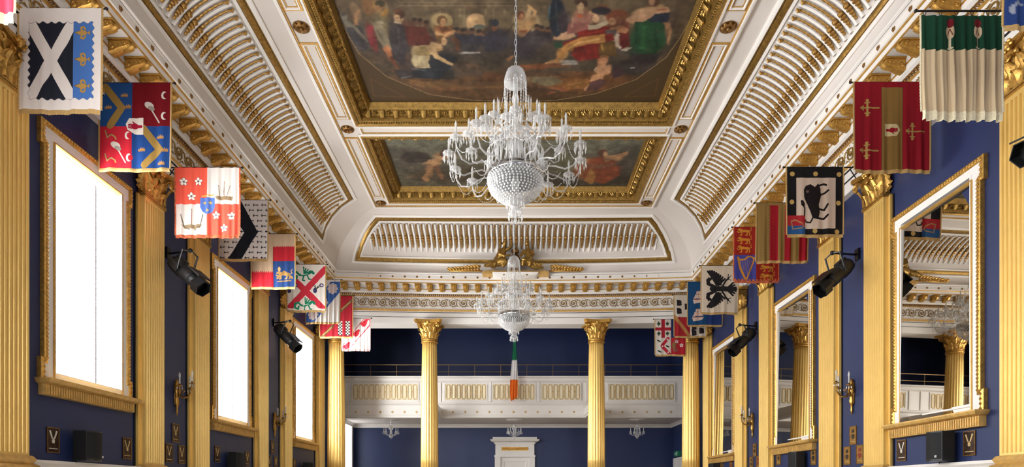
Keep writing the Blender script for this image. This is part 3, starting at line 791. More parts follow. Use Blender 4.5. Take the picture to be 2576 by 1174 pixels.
def ship(p, cx, cy, s, hull, sail):
    p.poly(T([(-1, .45), (1, .45), (.75, .85), (-.75, .85)], cx, cy, s), hull); p.line(T([(0, .5), (0, -1.05)], cx, cy, s), .08 * s, hull)
    for y0, y1, w in ((-.9, -.45, .45), (-.38, .3, .75)): p.poly(T([(-w * .8, y0), (w * .8, y0), (w, y1), (-w, y1)], cx, cy, s), sail)
    p.poly(T([(-.95, .35), (-.5, -.3), (-.5, .35)], cx, cy, s), sail); p.poly(T([(.55, -.3), (.95, .3), (.55, .3)], cx, cy, s), sail); p.line(T([(0, -.9), (0, .3)], cx, cy, s), .05 * s, (150, 70, 50))
def dragon(p, cx, cy, s, c, fx=1, rot=0.):
    L = lambda pts, w, cc=c: p.line(T(pts, cx, cy, s, rot, fx), w * s, cc)
    L([(.9, -.3), (.55, -.1), (.1, .05), (-.3, .0), (-.6, -.3), (-.9, -.15), (-.95, .25), (-.6, .35), (-.55, .1)], .2); L([(.9, -.3), (1.05, -.15)], .25)
    for q in range(4): L([(.15, 0), (.1 + .22 * q, -.75 + .12 * q)], .13)
    L([(.45, 0), (.6, .4), (.8, .42)], .13); L([(.1, .1), (.0, .5), (.2, .55)], .13); L([(-.1, -.02), (.5, -.1)], .06, (220, 226, 214))
def cross_fitchy(p, cx, cy, s, c):
    L = lambda a, d, w: p.line(T([a, d], cx, cy, s), w * s, c)
    L((-.9, 0), (1.1, 0), .16); L((-.25, -.85), (-.25, .85), .2)
    for x, y in ((-.9, 0), (-.25, -.85), (-.25, .85)): p.ell(cx + s * x, cy + s * y, s * .16, s * .16, c)
    L((-.5, -.6), (0, -.6), .15); L((-.5, .6), (0, .6), .15); L((-.7, -.25), (-.7, .25), .15)
def ermine(p, cx, cy, s, c=(24, 26, 34)):
    p.line([(cx - s, cy), (cx - s * .2, cy)], s * .35, c); p.line([(cx + .05 * s, cy), (cx + s, cy - s * .25)], s * .22, c); p.line([(cx + .05 * s, cy), (cx + s, cy + s * .25)], s * .22, c); p.line([(cx - s * .75, cy - s * .5), (cx - s * .75, cy + s * .5)], s * .28, c)
def shield(cx, cy, w, h): return [(cx - w, cy - h), (cx + w, cy - h), (cx + w, cy + h * .1), (cx + w * .7, cy + h * .6), (cx, cy + h), (cx - w * .7, cy + h * .6), (cx - w, cy + h * .1)]

def d_saltire(p):
    WHt = (226, 217, 208); BK = (34, 36, 46)
    p.put(np.ones(p.X.shape, bool), WHt)
    fld = p.inpoly(wavy([(.125, .175), (.905, .175), (.905, 1.095), (.125, 1.095)], .012, .095)); p.clip = fld
    p.rect(0, 0, .665, 1.3, BK)
    for a, c in (((.13, .17), (.655, 1.10)), ((.655, .17), (.13, 1.10))): p.line([a, c], .135, WHt)
    p.rect(.665, 0, 1, 1.3, (70, 112, 176)); p.clip = None
    e = wavy([(.125, .175), (.905, .175), (.905, 1.095), (.125, 1.095)], .012, .095); p.line(e[:200] + e[:1], .004, (120, 110, 112))
    for y in (.30, .62, .94): fleur(p, .79, y, .105, -PI / 2 if False else PI / 2 * 3)
def d_mace(p):
    A = p.A; B = (32, 70, 124); sx, sy = .46, .61
    p.rect(0, 0, sx, sy, B); p.rect(sx, 0, 1, sy, (112, 14, 22)); p.rect(0, sy, sx, A, (186, 34, 48)); p.rect(sx, sy, 1, A, (30, 66, 124))
    K = (150, 118, 58)
    p.line([(.08, .06), (.31, .35), (.15, .60)], .10, K); p.line([(.62, .64), (.85, .94), (.64, A - .06)], .10, K)
    for x, y in ((.35, .17), (.12, .34), (.40, .33), (.86, .76), (.60, .93), (.92, .94), (.88, 1.13)): crown(p, x, y, .05, (176, 128, 72))
    for ox, oy in ((.72, .36), (.25, .92)):
        p.line([(ox, oy), (ox + .12, oy + .2)], .018, (206, 196, 184)); p.ell(ox - .02, oy - .04, .07, .045, (206, 196, 184), .5); p.ell(ox + .01, oy, .05, .03, (150, 140, 130), .5)
    for x, y, bg in ((.91, .18, (112, 14, 22)), (.91, .47, (112, 14, 22)), (.40, .74, (186, 34, 48)), (.42, 1.05, (186, 34, 48))): crescent(p, x, y, .055, (214, 204, 192), bg)
    for y in (.70, 1.03): p.line([(.08, y - .03), (.11, y + .07), (.17, y + .03), (.22, y + .06), (.23, y + .09)], .02, (166, 136, 84)); p.line([(.09, y - .03), (.12, y + .05), (.17, y + .02)], .007, (60, 50, 40))
    s = [(.62, .49), (.62, .73), (.50, .72), (.40, .66), (.37, .58), (.42, .50)]; p.poly(s, (222, 210, 196)); hand(p, .50, .61, .085, 0)
def d_ships(p):
    C = (232, 92, 72); A = p.A; p.rect(0, 0, .50, .57, C); p.rect(.50, .57, 1, A, C)
    for x, y in ((.13, .22), (.36, .22), (.25, .45), (.64, .75), (.88, .75), (.76, .94)): cinq(p, x, y, .065)
    ship(p, .77, .38, .15, (150, 124, 92), (214, 206, 194)); ship(p, .26, .82, .16, (150, 128, 98), (224, 216, 206))
    for f in (-1, 1): p.line([(.26 + f * .17, .74), (.26 + f * .13, .92), (.26 + f * .03, .97)], .014, (110, 100, 84))
    for f in (-1, 0, 1): p.line([(.77 + f * .09, .28), (.75 + f * .05, .48)], .008, (120, 100, 76))
    p.poly(shield(.505, .61, .115, .135), (86, 116, 186))
    for x, y in ((.46, .56), (.55, .56), (.505, .68)): fleur(p, x, y, .035, 0, (206, 176, 70))
    p.line([(.42, .45), (.60, .43)], .02, (220, 170, 80))
def d_ermine(p):
    A = p.A
    for r in range(11):
        for c in range(6): ermine(p, .07 + c * .17 + (.085 if r % 2 else 0), .10 + r * .108, .05)
    p.poly([(.18, A), (.46, A), (.80, .66), (.44, 0), (.20, 0), (.20, .20), (.52, .66)], (30, 32, 38))
def d_beast(p):
    A = p.A; BE = (158, 132, 106); p.rect(0, 0, 1, A, BE); p.rect(.50, .62, 1, A, (34, 58, 104)); p.rect(.50, .30, 1, .62, (146, 24, 32)); p.rect(0, .88, .50, A, (160, 28, 38))
    for k in range(11): x = .50 + k * .046; p.poly([(x, .31), (x + .046, .31), (x + .023, .265)], (146, 24, 32))
    for k in range(11): x = k * .0455; p.poly([(x, .89), (x + .0455, .89), (x + .023, .835)], (160, 28, 38))
    lion(p, .76, .93, .17, (160, 124, 70)); p.line([(.6, 1.0), (.75, .86), (.93, 1.0)], .05, (150, 112, 60)); p.ell(.64, .8, .03, .05, (190, 150, 90)); p.line([(.6, 1.08), (.9, 1.07)], .03, (140, 110, 70))
def d_thistle(p):
    A = p.A; R_ = (204, 52, 66)
    p.clip = (p.Y > .05) & (p.Y < A - .06) & (p.X > .01)
    p.line([(-.08, .14), (1.02, A + .02)], .16, R_); p.line([(1.08, .02), (-.03, A + .02)], .16, R_); p.clip = None
    dragon(p, .40, .27, .27, (28, 122, 92)); dragon(p, .44, 1.06, .26, (34, 132, 96))
    for x in (.12, .80):
        p.line([(x - .02, .62), (x + .05, .54)], .02, (40, 70, 60)); p.ell(x - .07, .68, .05, .07, (60, 56, 92)); p.ell(x + .1, .54, .055, .05, (70, 60, 100)); p.ell(x + .1, .54, .028, .024, (226, 216, 210))
        for q in range(4): p.line([(x - .05, .64), (x - .12 + .06 * q, .52 + .02 * q)], .016, (40, 60, 56))
def d_bend(p):
    A = p.A; p.poly([(1, .06), (1, .36), (.24, A), (0, A), (0, 1.02), (.72, .06)], (62, 102, 170))
    for x, y in ((.78, .26), (.50, .66), (.22, 1.02)):
        for k in range(8): p.ell(x + .11 * math.cos(k * PI / 4), y + .12 * math.sin(k * PI / 4), .045, .045, (214, 200, 196))
        p.ell(x, y, .115, .125, (214, 200, 196))
def d_quiver(p):
    A = p.A; p.rect(0, 0, 1, A, (140, 26, 36))
    for x, y in ((.22, 1.08), (.80, .30)): p.line([(x - .17, y + .16), (x + .17, y - .16)], .085, (96, 74, 48)); p.line([(x - .13, y + .10), (x + .13, y - .12)], .02, (190, 150, 80))
    for x0 in (.62, .85):
        for r in range(10):
            for c in range(3): p.rect(x0 - .065 + c * .043, .76 + r * .043, x0 - .065 + (c + 1) * .043, .76 + (r + 1) * .043, (34, 36, 44) if (r + c) % 2 else (200, 196, 176))
def d_redlions(p):
    A = p.A; p.poly([(1, .02), (1, .26), (.24, A), (0, A - .02), (0, .98), (.76, .02)], (200, 70, 84)); p.poly([(.97, .07), (.97, .23), (.22, A), (.06, A - .03), (.03, .97), (.78, .04)], (232, 222, 216))
    for x, y in ((.80, .18), (.52, .54), (.18, .98)): p.ell(x, y, .085, .13, (206, 50, 62), .55); p.ell(x - .09, y + .02, .05, .06, (206, 50, 62)); p.ell(x + .07, y - .1, .05, .05, (206, 50, 62))
def d_greenpale(p):
    p.rect(0, 0, 1, .42, (22, 62, 42))
    for x in (.36, .70):
        p.line([(x, .27), (x, .40)], .022, (196, 180, 150)); p.ell(x, .20, .05, .085, (196, 170, 138)); p.ell(x, .095, .042, .055, (108, 26, 32)); p.line([(x, .16), (x - .025, .24)], .01, (110, 60, 40)); p.line([(x, .16), (x + .025, .24)], .01, (110, 60, 40)); p.ell(x, .4, .03, .014, (196, 180, 150))
def d_redpale(p):
    A = p.A; p.rect(.36, .07, .64, A, (136, 104, 54)); p.line([(.36, .07), (.36, A)], .008, (90, 66, 34)); p.line([(.64, .07), (.64, A)], .008, (90, 66, 34))
    for x, y in ((.20, .34), (.19, .90), (.80, .65)): cross_fitchy(p, x, y, .115, (170, 140, 78))
    p.poly([(.40, .55), (.56, .56), (.615, .63), (.56, .71), (.40, .71)], (206, 186, 140)); hand(p, .50, .635, .065, PI, (150, 22, 36))
def d_blackbeast(p):
    A = p.A; p.rect(0, 0, 1, A, (26, 24, 26)); p.rect(.17, .19, .87, 1.09, (208, 186, 166)); BK = (30, 24, 24)
    for x, y in ((.10, .12), (.51, .12), (.93, .13), (.09, .62), (.92, .64), (.50, 1.13), (.90, 1.15)): p.ell(x, y, .042, .042, (190, 156, 92))
    p.poly([(.30, .40), (.34, .33), (.42, .30), (.50, .35), (.56, .29), (.60, .38), (.61, .52), (.57, .66), (.59, .80), (.56, .92), (.46, .90), (.42, .78), (.37, .66), (.31, .54)], BK)
    p.line([(.57, .33), (.66, .30), (.70, .32)], .035, BK); p.line([(.58, .50), (.68, .46), (.74, .41)], .035, BK); p.line([(.57, .74), (.67, .76), (.73, .66)], .035, BK); p.line([(.55, .90), (.66, .92), (.73, .85)], .035, BK)
    p.line([(.46, .90), (.42, .98), (.35, .97), (.31, .90), (.32, .80), (.32, .72), (.26, .66)], .026, BK); p.ell(.285, .64, .03, .06, BK, -.5); p.ell(.37, .43, .03, .022, (110, 90, 84))
    p.rect(0, .86, .33, 1.04, (168, 40, 46)); p.rect(0, 1.04, .33, A, (44, 84, 132)); p.line([(.08, .96), (.16, .94), (.28, 1.0), (.30, 1.06)], .025, (170, 120, 80)); p.line([(.08, .96), (.11, 1.10), (.28, 1.08)], .02, (150, 120, 90))
def d_barry(p):
    A = p.A; p.rect(0, 0, 1, A, (148, 118, 66))
    for x0, x1 in ((.25, .42), (.55, .67), (.83, .985)): p.rect(x0, .05, x1, A, (164, 30, 42))
    for k in range(20): p.ell(.24, .06 + k * .06, .022, .02, (122, 96, 52))
def d_harp(p):
    A = p.A; RD = (158, 40, 30); G = (206, 138, 48); p.rect(0, 0, .49, .62, RD); p.rect(.49, .62, 1, A, RD); p.rect(.49, 0, 1, .62, (206, 150, 60)); p.rect(0, .62, .49, A, (72, 74, 150))
    for x0, y0 in ((.24, .08), (.76, .70)):
        for k in range(3): lion(p, x0, y0 + k * .19 + .02, .15, G)
    lion(p, .75, .3, .2, (160, 40, 34)); p.line([(.51, .03), (.97, .03), (.97, .6), (.51, .6), (.51, .03)], .02, (160, 40, 34))
    p.line([(.09, .68), (.14, .92), (.27, 1.19)], .05, G); p.line([(.27, 1.19), (.43, .78), (.45, .68)], .032, G); p.line([(.09, .70), (.16, .73), (.24, .72), (.31, .66), (.40, .66), (.45, .70)], .036, G)
    for k in range(7): t = k / 6; p.line([(.15 + .24 * t, .72), (.15 + .12 * t + .05 * t, .88 + .22 * t)], .006, (190, 150, 90))
    for k in range(12): p.rect(k / 12, A - .05, (k + .5) / 12, A, (196, 110, 50))
def d_eagle(p):
    B = (36, 32, 34); A = p.A
    p.line([(.30, .62), (.78, .63)], .14, B)
    for f in (-1, 1):
        Y = lambda v: .63 + f * v
        p.line([(.38, Y(.05)), (.28, Y(.10)), (.18, Y(.14)), (.17, Y(.24)), (.24, Y(.27))], .085, B); p.ell(.19, Y(.17), .05, .07, B); p.line([(.17, Y(.26)), (.20, Y(.31))], .03, B)
        for k in range(9):
            a = k / 8; p.line([(.46, Y(.10)), (.17 + .46 * a, Y(.50 - .10 * abs(a - .25) - .16 * a * a))], .055, B)
        p.poly([(.40, Y(.08)), (.24, Y(.34)), (.34, Y(.42)), (.50, Y(.36)), (.56, Y(.10))], B)
        p.line([(.56, Y(.05)), (.66, Y(.22)), (.74, Y(.30))], .05, B); p.line([(.70, Y(.27)), (.80, Y(.24))], .022, B); p.line([(.72, Y(.29)), (.73, Y(.40))], .022, B); p.line([(.72, Y(.29)), (.80, Y(.36))], .022, B)
        for k in range(3): p.line([(.68, .63), (.94 - .04 * k, Y(.05 + .06 * k))], .05, B)
    p.line([(.70, .63), (.96, .63)], .05, B)
def d_blueships(p):
    A = p.A; p.rect(0, 0, 1, A, (32, 76, 120)); p.rect(.55, .9, 1, A, (40, 60, 116))
    for x, y in ((.32, .42), (.30, .93), (.78, .35)): ship(p, x, y, .17, (190, 110, 80), (218, 190, 172)); p.poly([(x - .17, y + .09), (x + .17, y + .09), (x + .12, y + .16), (x - .14, y + .2)], (216, 190, 176))
def d_bears(p):
    A = p.A; B = (38, 30, 34); p.rect(0, .69, .50, A, (160, 40, 44)); p.rect(.50, 0, 1, .69, (160, 40, 44)); p.line([(0, .66), (.50, 1.30)], .10, (176, 126, 70)); p.line([(.5, 0), (1, .66)], .10, (176, 126, 70))
    for x, y in ((.15, .24), (.15, .50), (.40, .36), (.62, 1.0), (.62, 1.18), (.86, .92), (.86, 1.12)): p.line([(x - .05, y - .07), (x + .05, y - .05), (x + .06, y + .06), (x - .04, y + .07)], .055, B); p.ell(x - .02, y, .05, .09, B)
def d_chevrons(p):
    A = p.A; p.rect(0, 0, 1, A, (206, 196, 184)); p.rect(.20, 0, .32, .60, (158, 36, 48)); p.rect(0, .26, .52, .36, (158, 36, 48)); p.rect(.52, 0, 1, .60, (34, 52, 90)); p.ell(.68, .30, .08, .16, (180, 188, 180)); p.rect(.52, .60, 1, A, (170, 36, 44))
    for x, y in ((.12, .14), (.40, .14), (.12, .46), (.40, .46)): p.ell(x, y, .055, .045, (40, 66, 44)); p.line([(x, y - .06), (x, y + .06)], .03, (50, 60, 44))
    p.line([(.42, .62), (.22, .86), (.46, A - .02)], .10, (172, 36, 52))
    for x, y in ((.40, .66), (.24, .87), (.42, 1.08)): p.rect(x - .025, y - .025, x + .025, y + .025, (216, 200, 196))
    for x, y in ((.12, .70), (.40, .88), (.14, 1.04)): p.ell(x, y, .07, .025, (34, 50, 40), .5)
    for x, y in ((.70, .72), (.86, .84)): cinq(p, x, y, .065, (222, 204, 196), (170, 60, 60))
    p.ell(.62, .86, .07, .12, (130, 96, 60)); p.ell(.66, 1.0, .09, .06, (140, 80, 70))
def d_plainred(p): p.rect(0, 0, 1, p.A, (214, 70, 92)); p.ell(.5, .5, .18, .3, (222, 200, 180))
def d_blueanchor(p):
    p.rect(0, 0, 1, p.A, (40, 62, 116))
    for x, y in ((.12, .86), (.30, 1.08), (.12, 1.16), (.6, .9), (.85, 1.1)): p.line([(x - .06, y + .05), (x + .03, y - .05), (x + .08, y - .03)], .03, (150, 156, 168)); p.ell(x - .03, y + .03, .03, .05, (150, 156, 168))

CLOTHS = []
def banner(x0, x1, zt, zb, y, nx, bg, fn, label, fr='fringe', ripple=.012, folds=6, seed=0, fw=.045, side=-1, rod=True, grp=None):
    w = x1 - x0; fringe = fw; A = (zt - zb - fringe) / w
    p = Paint(A, nx * 2, bg); fn(p)
    rnd = random.Random(seed); ph = [rnd.uniform(0, 6.28) for _ in range(5)]; lean = rnd.uniform(-.012, .012)
    def pos(x, t):
        g = .25 + .75 * t
        dy = ripple * g * (math.sin(folds * 2 * PI * x + ph[0]) + .5 * math.sin(folds * 1.7 * 2 * PI * x + ph[1]) + .4 * math.sin(2 * PI * (x + t) + ph[2]))
        return (x0 + w * x * (1 - .012 * t) + lean * t, y + dy, zt - (zt - zb - fringe) * t + .006 * t * math.sin(3 * PI * x + ph[3]))
    X, Y = p.X, p.Y / A
    g = .25 + .75 * Y
    DY = ripple * g * (np.sin(folds * 2 * PI * X + ph[0]) + .5 * np.sin(folds * 1.7 * 2 * PI * X + ph[1]) + .4 * np.sin(2 * PI * (X + Y) + ph[2]))
    V = np.stack([x0 + w * X * (1 - .012 * Y) + lean * Y, y + DY, zt - (zt - zb - fringe) * Y + .006 * Y * np.sin(3 * PI * X + ph[3])], -1)
    r = thing('heraldic_banner', label, 'banner', ((x0 + x1) / 2, y, zb), group='heraldic banners hung from the side walls')
    V = V - np.array([(x0 + x1) / 2, y, zb])
    o = grid_obj('cloth', V, p.C, 'cloth', r)
    sol = o.modifiers.new('thickness', 'SOLIDIFY'); sol.thickness = .004
    b = MB(); c = ((x0 + x1) / 2, y, zb); n = 60; P = []
    off = lambda q, dx, dz: (q[0] - c[0] + dx, q[1] - c[1], q[2] - c[2] + dz)
    for k in range(n + 1):
        x = k / n; q = pos(x, 1.); j = .006 * (k % 2)
        P.append([off(q, 0, 0.012), (off(q, 0, -.3 * fringe)[0], off(q, 0, 0)[1] - .008, off(q, 0, -.35 * fringe)[2]), off(q, 0, -fringe + j)])
    b.grid(P)
    for s in (-1, 1):
        P = []
        for k in range(n + 1):
            t = k / n; q = pos(0 if s < 0 else 1, t); j = .005 * (k % 2)
            P.append([off(q, -s * .006, 0), (off(q, s * .010, 0)[0], off(q, 0, 0)[1] - .006, off(q, 0, 0)[2]), off(q, s * (.024 - j), 0)])
        b.grid(P)
    b.build('fringe', fr, r)
    return r
def grid_obj(name, V, C, m, parent):
    ny, nx = V.shape[:2]; me = bpy.data.meshes.new(name); nv = nx * ny
    me.vertices.add(nv); me.vertices.foreach_set('co', V.reshape(-1).astype(np.float32))
    i, j = np.meshgrid(np.arange(ny - 1), np.arange(nx - 1), indexing='ij'); a = (i * nx + j).reshape(-1)
    F = np.stack([a, a + nx, a + nx + 1, a + 1], -1).astype(np.int32); nf = len(F)
    me.loops.add(nf * 4); me.loops.foreach_set('vertex_index', F.reshape(-1)); me.polygons.add(nf)
    me.polygons.foreach_set('loop_start', np.arange(0, nf * 4, 4, dtype=np.int32)); me.polygons.foreach_set('loop_total', np.full(nf, 4, np.int32))
    me.polygons.foreach_set('use_smooth', np.ones(nf, bool)); me.update(calc_edges=True)
    at = me.color_attributes.new('paint', 'FLOAT_COLOR', 'POINT'); cc = np.ones((nv, 4), np.float32); cc[:, :3] = C.reshape(-1, 3); at.data.foreach_set('color', cc.reshape(-1))
    me.materials.append(M[m]); me.validate(); return link(name, me, parent)
def banner_pole(s, y, xi, z, label, rings=False):
    """rod standing out from the wall on side s, reaching in to x = xi"""
    r = thing('banner_pole', label, 'banner pole', (s * W, y + .03, z), group='banner poles on the side walls'); L = abs(s * W - xi) + .04
    b = MB(); b.tube([(-s * .05, 0, 0), (-s * L, 0, .0)], .011, 8); b.build('rod', 'iron', r)
    b = MB(); b.ball((-s * L, 0, 0), .02, 8, 6); b.build('finial', 'iron', r)
    b = MB(); b.box(*sorted((-s * .05, -s * .002 if False else 0)), -.03, .03, -.09, .09); b.build('wall_plate', 'iron', r)
    b = MB(); b.tube([(-s * .05, 0, -.34), (-s * .10, 0, -.33), (-s * .30, 0, -.02)], .009, 6); b.box(*sorted((0, -s * .05)), -.02, .02, -.40, -.28); b.build('strut', 'iron', r)
    if rings:
        for k in range(6):
            b = MB(); x = -s * (L - .10 - k * .18); b.tube([(x + .016 * math.cos(a), 0, -.020 + .03 * math.sin(a)) for a in [2 * PI * q / 10 for q in range(10)]], .004, 4, closed=True); b.build('ring', 'iron', r)
WHB = (222, 212, 202)
LB = [(-5.6, -4.83, 7.02, 6.05, 5.9, 24, (214, 70, 92), d_plainred, 'sliver of a pink-red banner with cream fringe in the top left corner', 'fringew', .012, 5),
      (-6.042, -5.033, 7.421, 6.127, 7.45, 150, WHB, d_saltire, 'white banner with white saltire on black and a blue strip of gold fleurs-de-lis', 'fringe', .007, 5),
      (-6.10, -5.055, 7.546, 6.234, 9.0, 130, (36, 78, 138), d_mace, 'quartered blue and red banner with gold chevrons and a red hand badge', 'fringe', .006, 4),
      (-5.869, -4.763, 7.149, 5.926, 10.6, 120, WHB, d_ships, 'coral red and white quartered banner with flowers, ships and blue shield', 'fringer', .018, 7),
      (-5.997, -5.004, 7.464, 6.214, 12.45, 110, (226, 220, 214), d_ermine, 'white ermine banner with a broad black chevron on its side', 'fringe', .005, 4),
      (-6.09, -5.075, 7.513, 6.225, 14.2, 90, (196, 168, 136), d_beast, 'beige, red and blue quartered banner with toothed edges and a gold beast', 'fringe', .006, 5),
      (-5.95, -4.944, 7.508, 6.246, 16.1, 90, (228, 218, 206), d_thistle, 'white banner with a red diagonal cross, green dragons and thistles', 'fringe', .010, 6),
      (-6.08, -5.076, 7.75, 6.448, 17.95, 80, (226, 220, 212), d_bend, 'white banner crossed by a blue diagonal band with pale sunbursts', 'fringe', .012, 8),
      (-5.949, -4.936, 7.545, 6.241, 18.8, 74, (166, 34, 44), d_quiver, 'dark red banner with bundles of arrows and black and white chequers', 'fringe', .006, 5),
      (-5.309, -4.439, 6.907, 5.89, 18.97, 66, (232, 224, 216), d_redlions, 'small white banner with a pink-edged diagonal band of red lions', 'fringep', .010, 7)]
RB = [(4.70, 5.55, 6.95, 5.98, 5.9, 24, (40, 62, 116), d_blueanchor, 'corner of a dark blue banner with grey beasts at the top right edge', 'fringe', .012, 5),
      (4.585, 5.503, 6.942, 5.743, 6.95, 130, (206, 182, 146), d_greenpale, 'dark green and pleated cream banner hung from rings on a black rod', 'fringew', .022, 8),
      (4.972, 6.086, 7.558, 6.21, 9.0, 130, (140, 22, 34), d_redpale, 'crimson banner with a khaki centre stripe, three crosses and a hand badge', 'fringe', .010, 6),
      (4.787, 5.78, 7.261, 6.016, 10.8, 110, (26, 24, 26), d_blackbeast, 'black-bordered cream banner with gold discs and a black beast on its side', 'fringe', .007, 4),
      (4.928, 5.979, 7.417, 6.181, 12.47, 90, (148, 118, 66), d_barry, 'khaki banner with upright crimson stripes', 'fringe', .012, 6),
      (5.058, 6.09, 7.627, 6.338, 14.1, 90, (158, 40, 30), d_harp, 'quartered red and gold lion banner with a gold harp on blue', 'fringer', .006, 4),
      (4.933, 5.905, 7.484, 6.199, 16.12, 90, (208, 192, 170), d_eagle, 'cream banner with a black double-headed eagle on its side', 'fringe', .006, 4),
      (5.078, 6.09, 7.664, 6.353, 17.9, 74, (32, 76, 120), d_blueships, 'dark blue banner with white sailing ships', 'fringe', .006, 4),
      (4.916, 5.889, 7.563, 6.248, 18.78, 70, (206, 192, 174), d_bears, 'quartered cream and red banner with small black beasts and a gold diagonal', 'fringe', .006, 4),
      (4.374, 5.32, 6.871, 5.728, 18.96, 66, (206, 196, 184), d_chevrons, 'lowest far banner, quartered with red cross, chevron and white flowers', 'fringe', .006, 4)]
LN = ['cut-off pink-red banner', 'black and white saltire banner', 'chevron and red hand banner', 'coral ships and flowers banner', 'ermine banner with black chevron', 'beige, red and blue beast banner', 'green dragons banner', 'blue sunburst band banner', 'arrows and chequers banner', 'small red lions banner']
RN = ['cut-off dark blue banner', 'green and pleated cream banner', 'crimson banner with khaki stripe', 'black beast banner', 'crimson-striped khaki banner', 'gold harp banner', 'double-headed eagle banner', 'white sailing ships banner', 'small black beasts banner', 'red cross and chevron banner']
for s, lst in ((-1, LB), (1, RB)):
    for k, (x0, x1, zt, zb, y, nx, bg, fn, lab, fr, rp, fo) in enumerate(lst):
        banner(x0, x1, zt, zb, y, nx, bg, fn, lab, fr, rp, fo, seed=k * 7 + (3 if s > 0 else 0), fw=.10 if fr == 'fringew' else .05)
        banner_pole(s, y, x0 if s > 0 else x1, zt + (.075 if (s > 0 and k == 1) else .012), 'thin dark rod on a wall bracket carrying the ' + (LN if s < 0 else RN)[k], rings=(s > 0 and k == 1))
